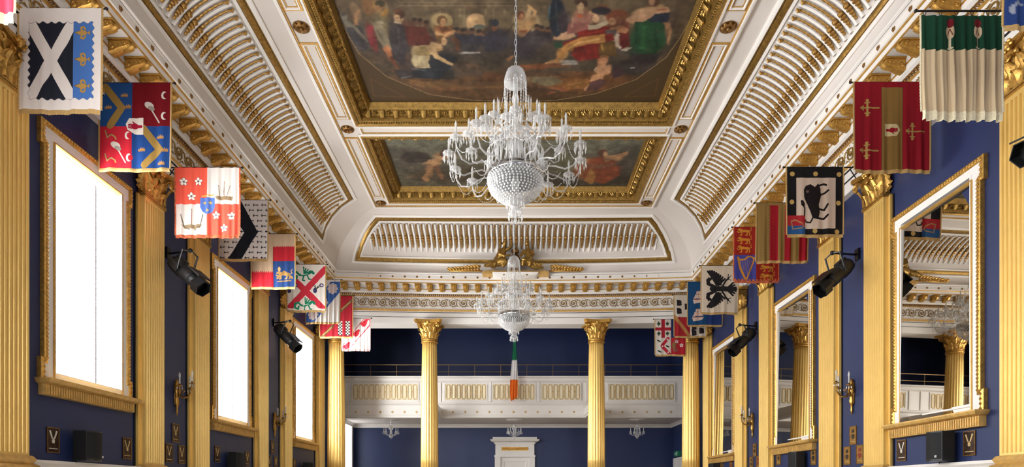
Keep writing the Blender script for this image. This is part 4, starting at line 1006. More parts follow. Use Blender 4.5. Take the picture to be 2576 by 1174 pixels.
STROKES = [(-0.04,10.72,3.197,0.529,112,96,72,0.55), (-0.04,11.04,3.363,0.168,126,108,80,0.5), (-0.03,11.66,3.25,0.47,70,62,56,0.7), (-0.03,12.17,3.314,0.296,70,62,50,0.6), (-0.03,12.77,3.31,0.45,96,68,42,0.8), (-0.37,13.09,2.8,0.21,82,58,36,0.7), (1.52,12.65,1.065,0.344,110,70,40,0.6), (-1.35,11.11,0.173,0.284,176,150,104,0.85), (-1.36,11.16,0.123,0.191,100,78,48,0.8), (-0.7,11.11,0.173,0.246,176,146,104,0.9), (-0.72,11.33,0.176,0.118,98,92,78,0.7), (0.07,11.07,0.129,0.263,160,138,100,0.7), (-2.01,10.9,0.212,0.547,92,78,60,0.7), (-2.71,10.9,0.155,0.456,104,88,66,0.6), (-1.94,11.33,0.191,0.354,96,46,36,0.6), (-1.57,11.58,0.12,0.206,84,40,36,0.6), (-0.96,11.38,0.192,0.218,84,62,44,0.7), (-0.55,11.33,0.147,0.256,78,58,46,0.7), (-0.33,11.48,0.268,0.303,54,52,58,0.85), (-0.39,11.09,0.101,0.151,52,48,46,0.8), (-0.87,11.66,0.212,0.146,56,54,56,0.8), (0.19,11.63,0.271,0.394,58,52,56,0.85), (0.41,11.43,0.178,0.301,62,56,56,0.7), (-2.54,10.72,0.139,0.265,128,88,50,0.7), (-2.8,10.81,0.098,0.215,150,118,84,0.6), (-2.35,10.74,0.139,0.248,150,116,66,0.7), (-3.02,11.28,0.19,0.351,74,62,56,0.8), (-2.8,11.38,0.147,0.397,78,72,62,0.8), (-2.66,11.43,0.089,0.401,118,48,44,0.8), (-2.41,11.09,0.144,0.321,116,104,76,0.7), (-2.43,11.48,0.104,0.344,140,122,92,0.8), (-2.38,11.84,0.107,0.258,160,106,70,0.75), (-2.18,11.43,0.163,0.521,68,58,54,0.75), (-2.07,10.92,0.085,0.146,172,136,98,0.85), (-2.05,10.81,0.098,0.09,84,52,34,0.8), (-2.17,12.01,0.124,0.332,96,64,50,0.7), (-1.93,12.17,0.394,0.227,62,54,52,0.7), (-3.06,10.95,0.064,0.147,128,118,100,0.7), (-3.01,11.18,0.101,0.173,120,112,92,0.6), (-1.29,11.14,0.159,0.191,140,92,58,0.8), (-1.3,10.99,0.093,0.13,170,122,82,0.9), (-1.33,10.94,0.085,0.083,110,76,44,0.8), (-1.17,11.28,0.161,0.078,178,140,96,0.8), (-1.8,11.84,0.2,0.258,178,152,110,0.9), (-1.89,12.06,0.141,0.201,186,164,124,0.9), (-1.58,11.66,0.212,0.136,190,156,112,0.95), (-1.77,11.77,0.153,0.127,150,124,78,0.6), (-1.39,11.5,0.082,0.122,96,70,46,0.9), (-1.33,11.52,0.06,0.092,178,136,96,0.9), (-1.57,11.87,0.108,0.13,160,128,84,0.8), (-1.75,12.3,0.367,0.162,44,46,52,0.9), (-1.36,12.01,0.249,0.221,52,50,48,0.85), (-1.36,12.41,0.322,0.189,44,48,46,0.8), (-2.05,12.46,0.323,0.095,50,46,46,0.7), (-0.9,12.17,0.394,0.159,76,66,54,0.6), (-0.92,11.83,0.169,0.043,150,140,128,0.7), (0.36,11.09,0.101,0.207,176,146,104,0.6), (0.16,11.04,0.1,0.243,178,146,104,0.85), (0.25,10.9,0.042,0.219,182,150,108,0.85), (0.12,10.92,0.057,0.091,90,56,40,0.8), (0.13,11.26,0.102,0.156,150,110,76,0.7), (0.78,10.95,0.128,0.405,40,46,54,0.95), (0.93,11.09,0.086,0.321,62,50,58,0.7), (1.18,10.92,0.156,0.238,150,108,84,0.85), (1.14,10.67,0.069,0.105,176,140,104,0.9), (1.1,10.58,0.082,0.069,66,44,34,0.8), (1.13,11.14,0.173,0.152,140,88,80,0.8), (1.32,10.98,0.185,0.111,164,138,110,0.7), (1.5,11.28,0.336,0.176,112,38,30,0.9), (1.53,10.9,0.184,0.273,112,62,40,0.7), (1.47,10.94,0.071,0.11,172,128,92,0.9), (1.51,10.81,0.154,0.126,58,46,42,0.8), (1.78,10.99,0.157,0.167,126,60,38,0.8), (1.99,11.18,0.101,0.288,112,44,38,0.7), (1.4,11.63,0.362,0.291,118,36,28,0.9), (1.17,11.66,0.272,0.125,160,110,56,0.85), (0.92,11.84,0.123,0.172,170,126,72,0.8), (0.84,12.06,0.188,0.056,176,132,84,0.8), (0.87,11.43,0.178,0.06,184,140,104,0.85), (0.96,11.35,0.118,0.079,190,150,114,0.8), (1.65,11.33,0.147,0.138,100,84,72,0.8), (1.77,11.58,0.105,0.267,84,66,62,0.8), (1.72,11.79,0.153,0.235,92,66,34,0.8), (1.91,11.48,0.074,0.243,170,140,112,0.8), (2.13,11.7,0.091,0.042,184,160,128,0.8), (2.52,11.43,0.415,0.461,38,76,48,0.95), (2.49,11.79,0.306,0.32,40,62,46,0.8), (2.56,11.13,0.318,0.171,40,46,56,0.9), (2.36,10.86,0.296,0.163,186,146,106,0.95), (2.17,10.99,0.185,0.093,180,136,100,0.9), (2.47,10.72,0.167,0.088,182,142,100,0.8), (2.37,10.59,0.096,0.103,92,62,44,0.9), (2.75,11.38,0.074,0.397,150,112,76,0.8), (2.84,11.09,0.086,0.566,84,62,52,0.5), (2.34,12.23,0.555,0.229,58,50,48,0.8), (1.06,12.06,0.188,0.045,150,140,130,0.8), (1.08,12.13,0.189,0.034,150,140,130,0.8), (0.68,12.17,0.473,0.068,128,76,44,0.6), (1.73,12.03,0.109,0.155,180,122,84,0.9), (1.73,12.25,0.103,0.196,188,138,96,0.95), (1.67,12.52,0.114,0.096,182,132,90,0.9), (1.52,12.77,0.066,0.1,176,128,84,0.85), (1.88,12.29,0.064,0.162,176,128,88,0.8), (1.2,12.71,0.379,0.173,138,88,44,0.8), (0.89,12.9,0.334,0.077,140,86,50,0.7), (0.46,12.59,0.326,0.097,122,104,76,0.5), (0.53,12.41,0.482,0.083,74,54,40,0.6), (0.38,12.9,0.501,0.077,70,48,34,0.6), (0.28,12.23,0.396,0.092,118,72,40,0.6), (-1.77,12.73,0.495,0.099,122,92,58,0.6), (-1.37,12.86,0.417,0.089,128,86,52,0.5), (-0.48,12.52,0.325,0.168,92,56,34,0.6)]
STROKES2 = [(-0.03,14.72,4.006,0.498,118,116,98,0.8), (-0.03,15.23,3.949,0.445,104,100,84,0.7), (-2.84,15.5,0.603,0.479,74,68,58,0.7), (-1.73,16.38,1.274,0.494,70,60,46,0.8), (2.66,15.98,0.932,0.705,72,64,54,0.8), (2.01,16.59,1.72,0.422,60,52,42,0.8), (-2.34,15.5,0.261,0.221,58,48,40,0.9), (-2.52,15.38,0.179,0.091,56,46,38,0.8), (-1.83,15.45,0.22,0.165,170,132,92,0.9), (-2.12,15.75,0.265,0.152,168,128,88,0.9), (-1.57,15.38,0.12,0.145,150,110,76,0.8), (-2.23,16.18,0.105,0.321,150,106,66,0.85), (-2.37,16.59,0.086,0.169,166,122,80,0.8), (-1.49,14.97,0.136,0.052,80,66,48,0.7), (1.95,16.08,0.417,0.595,138,88,52,0.9), (2.38,16.18,0.461,0.522,110,58,44,0.9), (2.2,15.32,0.119,0.162,84,54,42,0.9), (2.54,15.56,0.262,0.149,160,118,82,0.8), (2.11,15.69,0.203,0.189,122,60,40,0.8), (2.85,15.32,0.298,0.36,66,60,50,0.6), (1.18,15.6,0.162,0.56,92,88,66,0.7)]
FIGURES = [([(-0.98,10.74),(-1.01,11.17),(-0.98,11.17),(-0.94,10.74)],(122,104,76)),
([(-0.9,10.74),(-0.94,11.17),(-0.9,11.17),(-0.87,10.74)],(122,104,76)),
([(-0.53,10.74),(-0.55,11.17),(-0.51,11.17),(-0.49,10.74)],(122,104,76)),
([(-0.39,10.74),(-0.41,11.17),(-0.37,11.17),(-0.36,10.74)],(122,104,76)),
([(-0.19,10.74),(-0.2,11.17),(-0.16,11.17),(-0.16,10.74)],(122,104,76)),
([(-2.02,10.61),(0.16,10.61),(0.16,10.6),(-2.02,10.6)],(126,106,78)),
([(-2.04,10.68),(0.16,10.68),(0.16,10.66),(-2.03,10.66)],(126,106,78)),
([(-0.88,11.15),(-0.87,11.02),(-0.82,10.9),(-0.74,10.85),(-0.63,10.85),(-0.56,10.91),(-0.54,11.02),(-0.54,11.15)],(182,146,104)),
([(-0.53,11.15),(-0.55,11.18),(-0.59,11.2),(-0.65,11.21),(-0.71,11.2),(-0.75,11.18),(-0.76,11.15),(-0.74,11.13),(-0.7,11.11),(-0.64,11.1),(-0.58,11.11),(-0.54,11.13)],(92,96,84)),
([(-1.11,11.01),(-1.14,11.1),(-1.22,11.16),(-1.31,11.19),(-1.4,11.16),(-1.46,11.1),(-1.48,11.01),(-1.44,10.92),(-1.37,10.86),(-1.27,10.84),(-1.19,10.86),(-1.13,10.92)],(160,136,94)),
([(-1.48,10.83),(-1.27,10.77),(-1.11,10.86),(-1.1,11.13),(-1.08,11.13),(-1.09,10.84),(-1.26,10.73),(-1.48,10.79)],(92,76,56)),
([(-2.01,11.15),(-1.63,11.15),(-1.56,11.4),(-1.6,11.61),(-1.87,11.63),(-2.03,11.58)],(90,44,36)),
([(-1.66,11.04),(-1.67,11.09),(-1.7,11.12),(-1.72,11.13),(-1.74,11.12),(-1.76,11.09),(-1.76,11.04),(-1.75,11),(-1.72,10.97),(-1.7,10.96),(-1.67,10.97),(-1.66,11)],(98,68,52)),
([(-1.65,10.99),(-1.66,11.02),(-1.68,11.04),(-1.71,11.04),(-1.73,11.04),(-1.75,11.02),(-1.75,10.99),(-1.74,10.97),(-1.72,10.95),(-1.69,10.95),(-1.67,10.95),(-1.66,10.97)],(60,46,38)),
([(-1.76,11.03),(-1.77,11.07),(-1.79,11.11),(-1.82,11.12),(-1.84,11.11),(-1.86,11.07),(-1.86,11.03),(-1.84,10.99),(-1.82,10.96),(-1.79,10.95),(-1.77,10.96),(-1.76,10.99)],(98,68,52)),
([(-1.75,10.98),(-1.76,11.01),(-1.78,11.02),(-1.81,11.03),(-1.83,11.02),(-1.84,11.01),(-1.85,10.98),(-1.84,10.96),(-1.82,10.94),(-1.79,10.94),(-1.77,10.94),(-1.75,10.96)],(60,46,38)),
([(-1.55,11.09),(-1.56,11.13),(-1.59,11.16),(-1.61,11.17),(-1.64,11.16),(-1.65,11.13),(-1.65,11.09),(-1.64,11.04),(-1.61,11.01),(-1.59,11),(-1.56,11.01),(-1.55,11.04)],(98,68,52)),
([(-1.54,11.04),(-1.55,11.06),(-1.57,11.08),(-1.6,11.09),(-1.62,11.08),(-1.64,11.06),(-1.64,11.04),(-1.63,11.01),(-1.61,11),(-1.59,10.99),(-1.56,11),(-1.55,11.01)],(60,46,38)),
([(-0.88,11.28),(-0.89,11.33),(-0.91,11.36),(-0.94,11.37),(-0.97,11.36),(-0.99,11.33),(-1,11.28),(-0.98,11.24),(-0.96,11.21),(-0.93,11.2),(-0.9,11.21),(-0.89,11.24)],(104,74,52)),
([(-0.87,11.23),(-0.88,11.25),(-0.91,11.27),(-0.94,11.28),(-0.97,11.27),(-0.99,11.25),(-0.99,11.23),(-0.98,11.21),(-0.96,11.19),(-0.93,11.18),(-0.9,11.19),(-0.88,11.21)],(56,46,42)),
([(-0.86,11.47),(-0.88,11.54),(-0.92,11.59),(-0.96,11.61),(-1.01,11.59),(-1.04,11.54),(-1.04,11.47),(-1.02,11.4),(-0.99,11.35),(-0.94,11.33),(-0.9,11.35),(-0.87,11.4)],(54,52,58)),
([(-0.73,11.27),(-0.74,11.32),(-0.76,11.35),(-0.79,11.36),(-0.82,11.35),(-0.84,11.32),(-0.84,11.27),(-0.83,11.23),(-0.81,11.2),(-0.78,11.19),(-0.75,11.2),(-0.73,11.23)],(104,74,52)),
([(-0.72,11.22),(-0.73,11.24),(-0.75,11.26),(-0.79,11.27),(-0.82,11.26),(-0.84,11.24),(-0.84,11.22),(-0.83,11.19),(-0.81,11.18),(-0.78,11.17),(-0.75,11.18),(-0.73,11.19)],(56,46,42)),
([(-0.71,11.45),(-0.72,11.52),(-0.76,11.58),(-0.81,11.6),(-0.85,11.58),(-0.88,11.52),(-0.89,11.45),(-0.87,11.39),(-0.83,11.34),(-0.79,11.32),(-0.75,11.34),(-0.72,11.39)],(54,52,58)),
([(-0.6,11.31),(-0.61,11.35),(-0.64,11.39),(-0.67,11.4),(-0.69,11.39),(-0.71,11.35),(-0.72,11.31),(-0.71,11.27),(-0.69,11.24),(-0.66,11.23),(-0.63,11.24),(-0.61,11.27)],(104,74,52)),
([(-0.6,11.26),(-0.61,11.28),(-0.63,11.3),(-0.66,11.31),(-0.69,11.3),(-0.71,11.28),(-0.72,11.26),(-0.71,11.23),(-0.69,11.21),(-0.66,11.21),(-0.63,11.21),(-0.61,11.23)],(56,46,42)),
([(-0.58,11.49),(-0.6,11.56),(-0.63,11.62),(-0.68,11.64),(-0.72,11.62),(-0.75,11.56),(-0.76,11.49),(-0.74,11.42),(-0.71,11.37),(-0.66,11.36),(-0.62,11.37),(-0.59,11.42)],(54,52,58)),
([(-0.49,11.34),(-0.5,11.38),(-0.52,11.42),(-0.55,11.43),(-0.58,11.42),(-0.6,11.38),(-0.6,11.34),(-0.59,11.3),(-0.57,11.27),(-0.54,11.25),(-0.51,11.27),(-0.49,11.3)],(104,74,52)),
([(-0.48,11.29),(-0.49,11.31),(-0.51,11.33),(-0.54,11.34),(-0.57,11.33),(-0.6,11.31),(-0.6,11.29),(-0.59,11.26),(-0.57,11.24),(-0.54,11.24),(-0.51,11.24),(-0.49,11.26)],(56,46,42)),
([(-0.46,11.52),(-0.48,11.6),(-0.51,11.65),(-0.56,11.67),(-0.6,11.65),(-0.63,11.6),(-0.64,11.52),(-0.63,11.45),(-0.59,11.4),(-0.55,11.39),(-0.5,11.4),(-0.47,11.45)],(54,52,58)),
([(-1.01,11.26),(-1.02,11.3),(-1.05,11.34),(-1.08,11.35),(-1.11,11.34),(-1.12,11.3),(-1.13,11.26),(-1.12,11.22),(-1.09,11.19),(-1.06,11.18),(-1.04,11.19),(-1.02,11.22)],(104,74,52)),
([(-1.01,11.21),(-1.02,11.23),(-1.04,11.25),(-1.07,11.26),(-1.1,11.25),(-1.12,11.23),(-1.13,11.21),(-1.12,11.18),(-1.09,11.17),(-1.06,11.16),(-1.03,11.17),(-1.01,11.18)],(56,46,42)),
([(-1,11.44),(-1.02,11.51),(-1.05,11.56),(-1.1,11.58),(-1.14,11.56),(-1.17,11.51),(-1.18,11.44),(-1.16,11.37),(-1.12,11.32),(-1.07,11.31),(-1.03,11.32),(-1,11.37)],(54,52,58)),
([(-0.32,11.19),(-0.33,11.23),(-0.35,11.26),(-0.37,11.27),(-0.4,11.26),(-0.42,11.23),(-0.43,11.19),(-0.42,11.15),(-0.4,11.13),(-0.37,11.12),(-0.34,11.13),(-0.32,11.15)],(116,76,54)),
([(-0.28,11.06),(-0.29,11.1),(-0.32,11.14),(-0.36,11.15),(-0.4,11.14),(-0.43,11.1),(-0.44,11.06),(-0.43,11.02),(-0.4,10.99),(-0.36,10.98),(-0.32,10.99),(-0.29,11.02)],(52,54,58)),
([(-0.55,11.31),(-0.43,11.26),(-0.25,11.33),(-0.17,11.58),(-0.24,11.78),(-0.59,11.78)],(58,54,60)),
([(-3.08,11.17),(-2.79,11.17),(-2.75,11.56),(-2.84,11.78),(-3.04,11.73),(-3.08,11.49)],(66,62,62)),
([(-2.98,10.91),(-3,10.95),(-3.03,10.98),(-3.06,10.99),(-3.08,10.98),(-3.1,10.95),(-3.09,10.91),(-3.07,10.87),(-3.04,10.84),(-3.01,10.83),(-2.99,10.84),(-2.98,10.87)],(130,120,104)),
([(-2.97,10.85),(-2.98,10.87),(-3.01,10.89),(-3.04,10.9),(-3.07,10.89),(-3.08,10.87),(-3.08,10.85),(-3.07,10.83),(-3.04,10.81),(-3.01,10.81),(-2.99,10.81),(-2.97,10.83)],(80,70,60)),
([(-3.04,11.13),(-2.95,11.18),(-2.78,11.56),(-2.74,11.52),(-2.9,11.12),(-3,11.05)],(112,104,88)),
([(-2.65,11.11),(-2.57,11.13),(-2.64,11.58),(-2.74,11.65),(-2.73,11.4)],(128,46,52)),
([(-2.56,11.04),(-2.41,11.09),(-2.34,11.56),(-2.26,11.78),(-2.42,11.81),(-2.5,11.68),(-2.56,11.47)],(136,122,96)),
([(-2.54,11.25),(-2.45,11.59),(-2.44,11.58),(-2.51,11.23)],(98,88,72)),
([(-2.25,10.8),(-2.27,10.85),(-2.31,10.89),(-2.36,10.91),(-2.41,10.89),(-2.43,10.85),(-2.43,10.8),(-2.41,10.75),(-2.37,10.71),(-2.32,10.69),(-2.27,10.71),(-2.25,10.75)],(150,108,54)),
([(-2.24,10.63),(-2.26,10.67),(-2.31,10.7),(-2.35,10.71),(-2.4,10.7),(-2.42,10.67),(-2.43,10.63),(-2.41,10.59),(-2.37,10.56),(-2.32,10.54),(-2.27,10.56),(-2.25,10.59)],(72,62,44)),
([(-2.35,10.73),(-2.36,10.77),(-2.39,10.79),(-2.41,10.8),(-2.44,10.79),(-2.45,10.77),(-2.45,10.73),(-2.43,10.69),(-2.41,10.67),(-2.38,10.66),(-2.36,10.67),(-2.35,10.69)],(150,112,76)),
([(-2.84,11.11),(-2.8,10.9),(-2.71,10.77),(-2.74,10.74),(-2.85,10.88),(-2.91,11.11)],(160,118,80)),
([(-2.69,10.99),(-2.42,10.9),(-2.22,10.68),(-2.23,10.65),(-2.43,10.85),(-2.69,10.92)],(112,96,70)),
([(-2.53,11.08),(-2.38,11.09),(-2.36,11.03),(-2.5,11.01)],(150,136,106)),
([(-2.53,11.73),(-2.41,11.93),(-2.34,12.04),(-2.26,11.96),(-2.32,11.82),(-2.41,11.6)],(168,108,70)),
([(-2.45,11.95),(-2.36,12.29),(-2.46,12.31),(-2.45,12.37),(-2.31,12.28),(-2.37,11.9)],(112,66,44)),
([(-2.22,11.11),(-2.02,11.13),(-2.02,11.63),(-2.19,12.18),(-2.37,12),(-2.35,11.44)],(64,58,58)),
([(-2.14,11.17),(-2.2,11.68),(-2.18,11.68),(-2.11,11.17)],(84,76,72)),
([(-1.95,10.88),(-1.98,10.94),(-2.02,10.97),(-2.06,10.99),(-2.11,10.97),(-2.13,10.94),(-2.14,10.88),(-2.11,10.83),(-2.07,10.79),(-2.03,10.78),(-1.98,10.79),(-1.96,10.83)],(72,46,32)),
([(-2.05,10.96),(-2.06,11.01),(-2.09,11.04),(-2.12,11.05),(-2.15,11.04),(-2.16,11.01),(-2.16,10.96),(-2.15,10.92),(-2.12,10.88),(-2.09,10.87),(-2.06,10.88),(-2.05,10.92)],(186,148,110)),
([(-2.18,11.06),(-2.05,11.09),(-2.04,11.06),(-2.16,11.02)],(190,166,140)),
([(-2.1,10.95),(-2.1,10.95),(-2.11,10.96),(-2.11,10.96),(-2.12,10.96),(-2.12,10.95),(-2.12,10.95),(-2.12,10.94),(-2.12,10.94),(-2.11,10.94),(-2.11,10.94),(-2.1,10.94)],(60,40,30)),
([(-2.07,10.95),(-2.07,10.95),(-2.07,10.96),(-2.08,10.96),(-2.08,10.96),(-2.09,10.95),(-2.09,10.95),(-2.09,10.94),(-2.08,10.94),(-2.08,10.94),(-2.07,10.94),(-2.07,10.94)],(60,40,30)),
([(-1.48,11.17),(-1.37,11.11),(-1.23,11.15),(-1.1,11.25),(-1.22,11.42),(-1.46,11.42)],(148,98,60)),
([(-1.38,11.16),(-1.23,11.17),(-1.17,11.25),(-1.34,11.29)],(106,68,42)),
([(-1.21,11),(-1.23,11.06),(-1.27,11.1),(-1.32,11.12),(-1.37,11.1),(-1.4,11.06),(-1.4,11),(-1.38,10.95),(-1.35,10.9),(-1.3,10.89),(-1.25,10.9),(-1.22,10.95)],(98,72,46)),
([(-1.24,11.05),(-1.25,11.09),(-1.27,11.13),(-1.3,11.14),(-1.32,11.13),(-1.34,11.09),(-1.34,11.05),(-1.33,11),(-1.3,10.97),(-1.28,10.96),(-1.25,10.97),(-1.24,11)],(180,136,94)),
([(-1.48,11.33),(-1.32,11.42),(-1.09,11.27),(-1.1,11.22),(-1.32,11.34),(-1.44,11.24)],(178,136,94)),
([(-1.29,11.03),(-1.29,11.04),(-1.3,11.04),(-1.3,11.04),(-1.3,11.04),(-1.31,11.04),(-1.31,11.03),(-1.31,11.03),(-1.3,11.03),(-1.3,11.02),(-1.29,11.03),(-1.29,11.03)],(70,46,32)),
([(-1.26,11.03),(-1.26,11.04),(-1.26,11.04),(-1.27,11.04),(-1.27,11.04),(-1.27,11.04),(-1.28,11.03),(-1.27,11.03),(-1.27,11.03),(-1.27,11.02),(-1.26,11.03),(-1.26,11.03)],(70,46,32)),
([(-1.27,11.09),(-1.27,11.09),(-1.28,11.1),(-1.29,11.1),(-1.29,11.1),(-1.3,11.09),(-1.3,11.09),(-1.3,11.09),(-1.29,11.08),(-1.29,11.08),(-1.28,11.08),(-1.27,11.09)],(140,80,60)),
([(-1.21,11.44),(-1.13,11.59),(-1.13,11.78),(-1.04,11.77),(-1.03,11.53),(-1.12,11.35)],(92,62,42)),
([(-1.64,11.87),(-1.37,11.87),(-1.1,11.97),(-1.23,12.18),(-1.53,12.59),(-2.01,12.53),(-2.13,12.35),(-1.71,12.26)],(42,44,48)),
([(-2.43,12.29),(-2.1,12.31),(-2.01,12.53),(-2.35,12.56)],(56,50,48)),
([(-2.01,12),(-1.93,11.86),(-1.73,11.9),(-1.68,12.24),(-1.98,12.25)],(190,170,130)),
([(-1.93,11.85),(-1.77,11.65),(-1.59,11.6),(-1.5,11.64),(-1.51,11.8),(-1.7,11.9),(-1.86,11.9)],(152,128,84)),
([(-1.7,11.68),(-1.57,11.61),(-1.49,11.67),(-1.51,11.83),(-1.62,11.87)],(186,150,106)),
([(-1.92,11.93),(-1.91,12.22),(-1.9,12.22),(-1.91,11.92)],(146,126,92)),
([(-1.83,11.93),(-1.83,12.23),(-1.82,12.23),(-1.82,11.92)],(146,126,92)),
([(-1.75,11.95),(-1.75,12.22),(-1.74,12.22),(-1.73,11.95)],(146,126,92)),
([(-1.84,11.81),(-1.7,11.78),(-1.7,11.77),(-1.84,11.79)],(112,92,60)),
([(-1.64,11.73),(-1.56,11.96),(-1.34,12.12),(-1.19,12.2),(-1.17,12.15),(-1.31,12.04),(-1.49,11.87),(-1.54,11.65)],(190,154,110)),
([(-1.48,11.73),(-1.38,11.64),(-1.4,11.57),(-1.5,11.63)],(182,144,102)),
([(-1.3,11.46),(-1.32,11.52),(-1.36,11.55),(-1.4,11.57),(-1.44,11.55),(-1.47,11.52),(-1.47,11.46),(-1.45,11.41),(-1.42,11.37),(-1.38,11.36),(-1.33,11.37),(-1.31,11.41)],(106,78,48)),
([(-1.28,11.52),(-1.29,11.57),(-1.31,11.61),(-1.34,11.62),(-1.37,11.61),(-1.38,11.57),(-1.38,11.52),(-1.37,11.47),(-1.35,11.43),(-1.32,11.42),(-1.3,11.43),(-1.28,11.47)],(186,146,104)),
([(-1.3,11.5),(-1.3,11.51),(-1.3,11.51),(-1.31,11.51),(-1.31,11.51),(-1.32,11.51),(-1.32,11.5),(-1.32,11.5),(-1.31,11.5),(-1.31,11.49),(-1.3,11.5),(-1.3,11.5)],(70,48,34)),
([(-1.5,11.78),(-1.38,11.75),(-1.37,11.7),(-1.49,11.68)],(150,116,76)),
([(-2.06,12.28),(-1.78,12.33),(-1.78,12.31),(-2.05,12.24)],(92,100,100)),
([(-1.02,11.84),(-0.67,11.83),(-0.67,11.8),(-1.01,11.79)],(152,144,134)),
([(-1,11.91),(-0.69,11.91),(-0.68,11.84),(-1,11.84)],(66,58,52)),
([(-2.17,12.72),(-1.85,12.73),(-1.49,12.89),(-1.47,12.83),(-1.83,12.64),(-2.15,12.59)],(120,86,52)),
([(-1.57,12.79),(-1.1,12.87),(-0.33,12.84),(-0.33,12.79),(-1.1,12.81),(-1.56,12.72)],(112,80,48)),
([(-0.11,12.07),(-0.02,11.92),(-0.04,11.88),(-0.16,11.99)],(150,104,68)),
([(-0.21,11.42),(0.02,11.04),(0.01,11.03),(-0.22,11.4)],(56,42,36)),
([(-2.33,12.56),(-2.07,12.48),(-2.07,12.47),(-2.33,12.53)],(110,108,104)),
([(-2.93,12.4),(-2.9,13.05),(-2.89,13.05),(-2.91,12.39)],(112,86,54)),
([(-1.22,12.13),(-0.89,12.05),(-0.65,12.23),(-0.62,12.48),(-1.22,12.5)],(82,66,52)),
([(0.07,11.06),(0.22,11.01),(0.34,10.95),(0.38,11.03),(0.24,11.29),(0.08,11.25)],(178,138,92)),
([(0.35,10.99),(0.39,10.8),(0.23,10.64),(0.21,10.68),(0.34,10.82),(0.27,10.94)],(178,138,94)),
([(0.13,11.03),(0.01,10.84),(-0.02,10.86),(0.07,11.08)],(160,122,82)),
([(0.19,10.89),(0.18,10.95),(0.15,10.98),(0.11,11),(0.08,10.98),(0.05,10.95),(0.04,10.89),(0.05,10.84),(0.07,10.8),(0.11,10.79),(0.15,10.8),(0.18,10.84)],(92,56,38)),
([(0.17,10.92),(0.16,10.96),(0.15,10.99),(0.12,11),(0.1,10.99),(0.08,10.96),(0.08,10.92),(0.08,10.89),(0.1,10.86),(0.12,10.85),(0.14,10.86),(0.16,10.89)],(166,116,80)),
([(0.09,11.3),(0.24,11.28),(0.23,11.23),(0.08,11.25)],(130,72,46)),
([(0.16,11.06),(0.18,11.22),(0.19,11.22),(0.18,11.06)],(146,108,70)),
([(0.46,11.17),(0.45,11.21),(0.44,11.24),(0.41,11.25),(0.39,11.24),(0.37,11.21),(0.36,11.17),(0.36,11.14),(0.38,11.11),(0.41,11.1),(0.43,11.11),(0.45,11.14)],(108,76,54)),
([(0.46,11.12),(0.45,11.15),(0.43,11.16),(0.41,11.17),(0.38,11.16),(0.36,11.15),(0.35,11.12),(0.36,11.1),(0.38,11.09),(0.4,11.08),(0.43,11.09),(0.45,11.1)],(60,48,42)),
([(0.51,11.35),(0.5,11.42),(0.47,11.47),(0.42,11.49),(0.37,11.47),(0.34,11.42),(0.32,11.35),(0.33,11.28),(0.36,11.23),(0.41,11.22),(0.46,11.23),(0.49,11.28)],(62,54,56)),
([(0.54,11.22),(0.54,11.25),(0.52,11.28),(0.5,11.29),(0.47,11.28),(0.45,11.25),(0.44,11.22),(0.45,11.18),(0.47,11.15),(0.49,11.14),(0.52,11.15),(0.54,11.18)],(108,76,54)),
([(0.54,11.17),(0.54,11.19),(0.52,11.21),(0.49,11.21),(0.47,11.21),(0.45,11.19),(0.44,11.17),(0.44,11.15),(0.46,11.13),(0.49,11.12),(0.52,11.13),(0.54,11.15)],(60,48,42)),
([(0.6,11.4),(0.59,11.47),(0.56,11.52),(0.51,11.54),(0.46,11.52),(0.42,11.47),(0.41,11.4),(0.42,11.33),(0.45,11.28),(0.5,11.26),(0.54,11.28),(0.58,11.33)],(62,54,56)),
([(0.66,11.24),(0.66,11.28),(0.64,11.3),(0.62,11.32),(0.59,11.3),(0.57,11.28),(0.56,11.24),(0.57,11.2),(0.58,11.17),(0.61,11.16),(0.63,11.17),(0.65,11.2)],(108,76,54)),
([(0.66,11.19),(0.66,11.21),(0.64,11.23),(0.61,11.23),(0.58,11.23),(0.56,11.21),(0.56,11.19),(0.56,11.17),(0.58,11.15),(0.61,11.15),(0.63,11.15),(0.65,11.17)],(60,48,42)),
([(0.72,11.42),(0.71,11.49),(0.68,11.54),(0.63,11.56),(0.58,11.54),(0.54,11.49),(0.53,11.42),(0.54,11.35),(0.57,11.3),(0.61,11.28),(0.66,11.3),(0.7,11.35)],(62,54,56)),
([(0.87,10.91),(0.87,11.16),(0.84,11.35),(0.78,11.42),(0.71,11.35),(0.64,11.16),(0.61,10.91),(0.61,10.68),(0.65,10.51),(0.71,10.45),(0.77,10.51),(0.83,10.68)],(38,44,52)),
([(0.96,11.03),(0.96,11.17),(0.94,11.28),(0.89,11.32),(0.84,11.28),(0.79,11.17),(0.77,11.03),(0.77,10.89),(0.8,10.79),(0.84,10.76),(0.89,10.79),(0.94,10.89)],(60,50,54)),
([(0.59,10.67),(0.58,11),(0.61,11),(0.62,10.67)],(88,106,108)),
([(0.69,10.59),(0.79,11.26),(0.8,11.26),(0.71,10.59)],(74,78,84)),
([(0.97,11.1),(1.36,11.04),(1.35,11.25),(0.97,11.34)],(142,90,80)),
([(1.02,10.9),(1.15,10.81),(1.36,10.85),(1.37,11.05),(1.03,11.06)],(148,102,84)),
([(1.12,10.75),(1.12,10.83),(1.2,10.85),(1.2,10.77)],(180,144,106)),
([(1.26,10.62),(1.26,10.67),(1.23,10.7),(1.18,10.72),(1.13,10.7),(1.09,10.67),(1.07,10.62),(1.08,10.58),(1.11,10.55),(1.16,10.53),(1.21,10.55),(1.25,10.58)],(66,46,36)),
([(1.21,10.69),(1.2,10.74),(1.19,10.77),(1.16,10.78),(1.14,10.77),(1.11,10.74),(1.1,10.69),(1.1,10.65),(1.12,10.62),(1.14,10.6),(1.17,10.62),(1.19,10.65)],(184,150,112)),
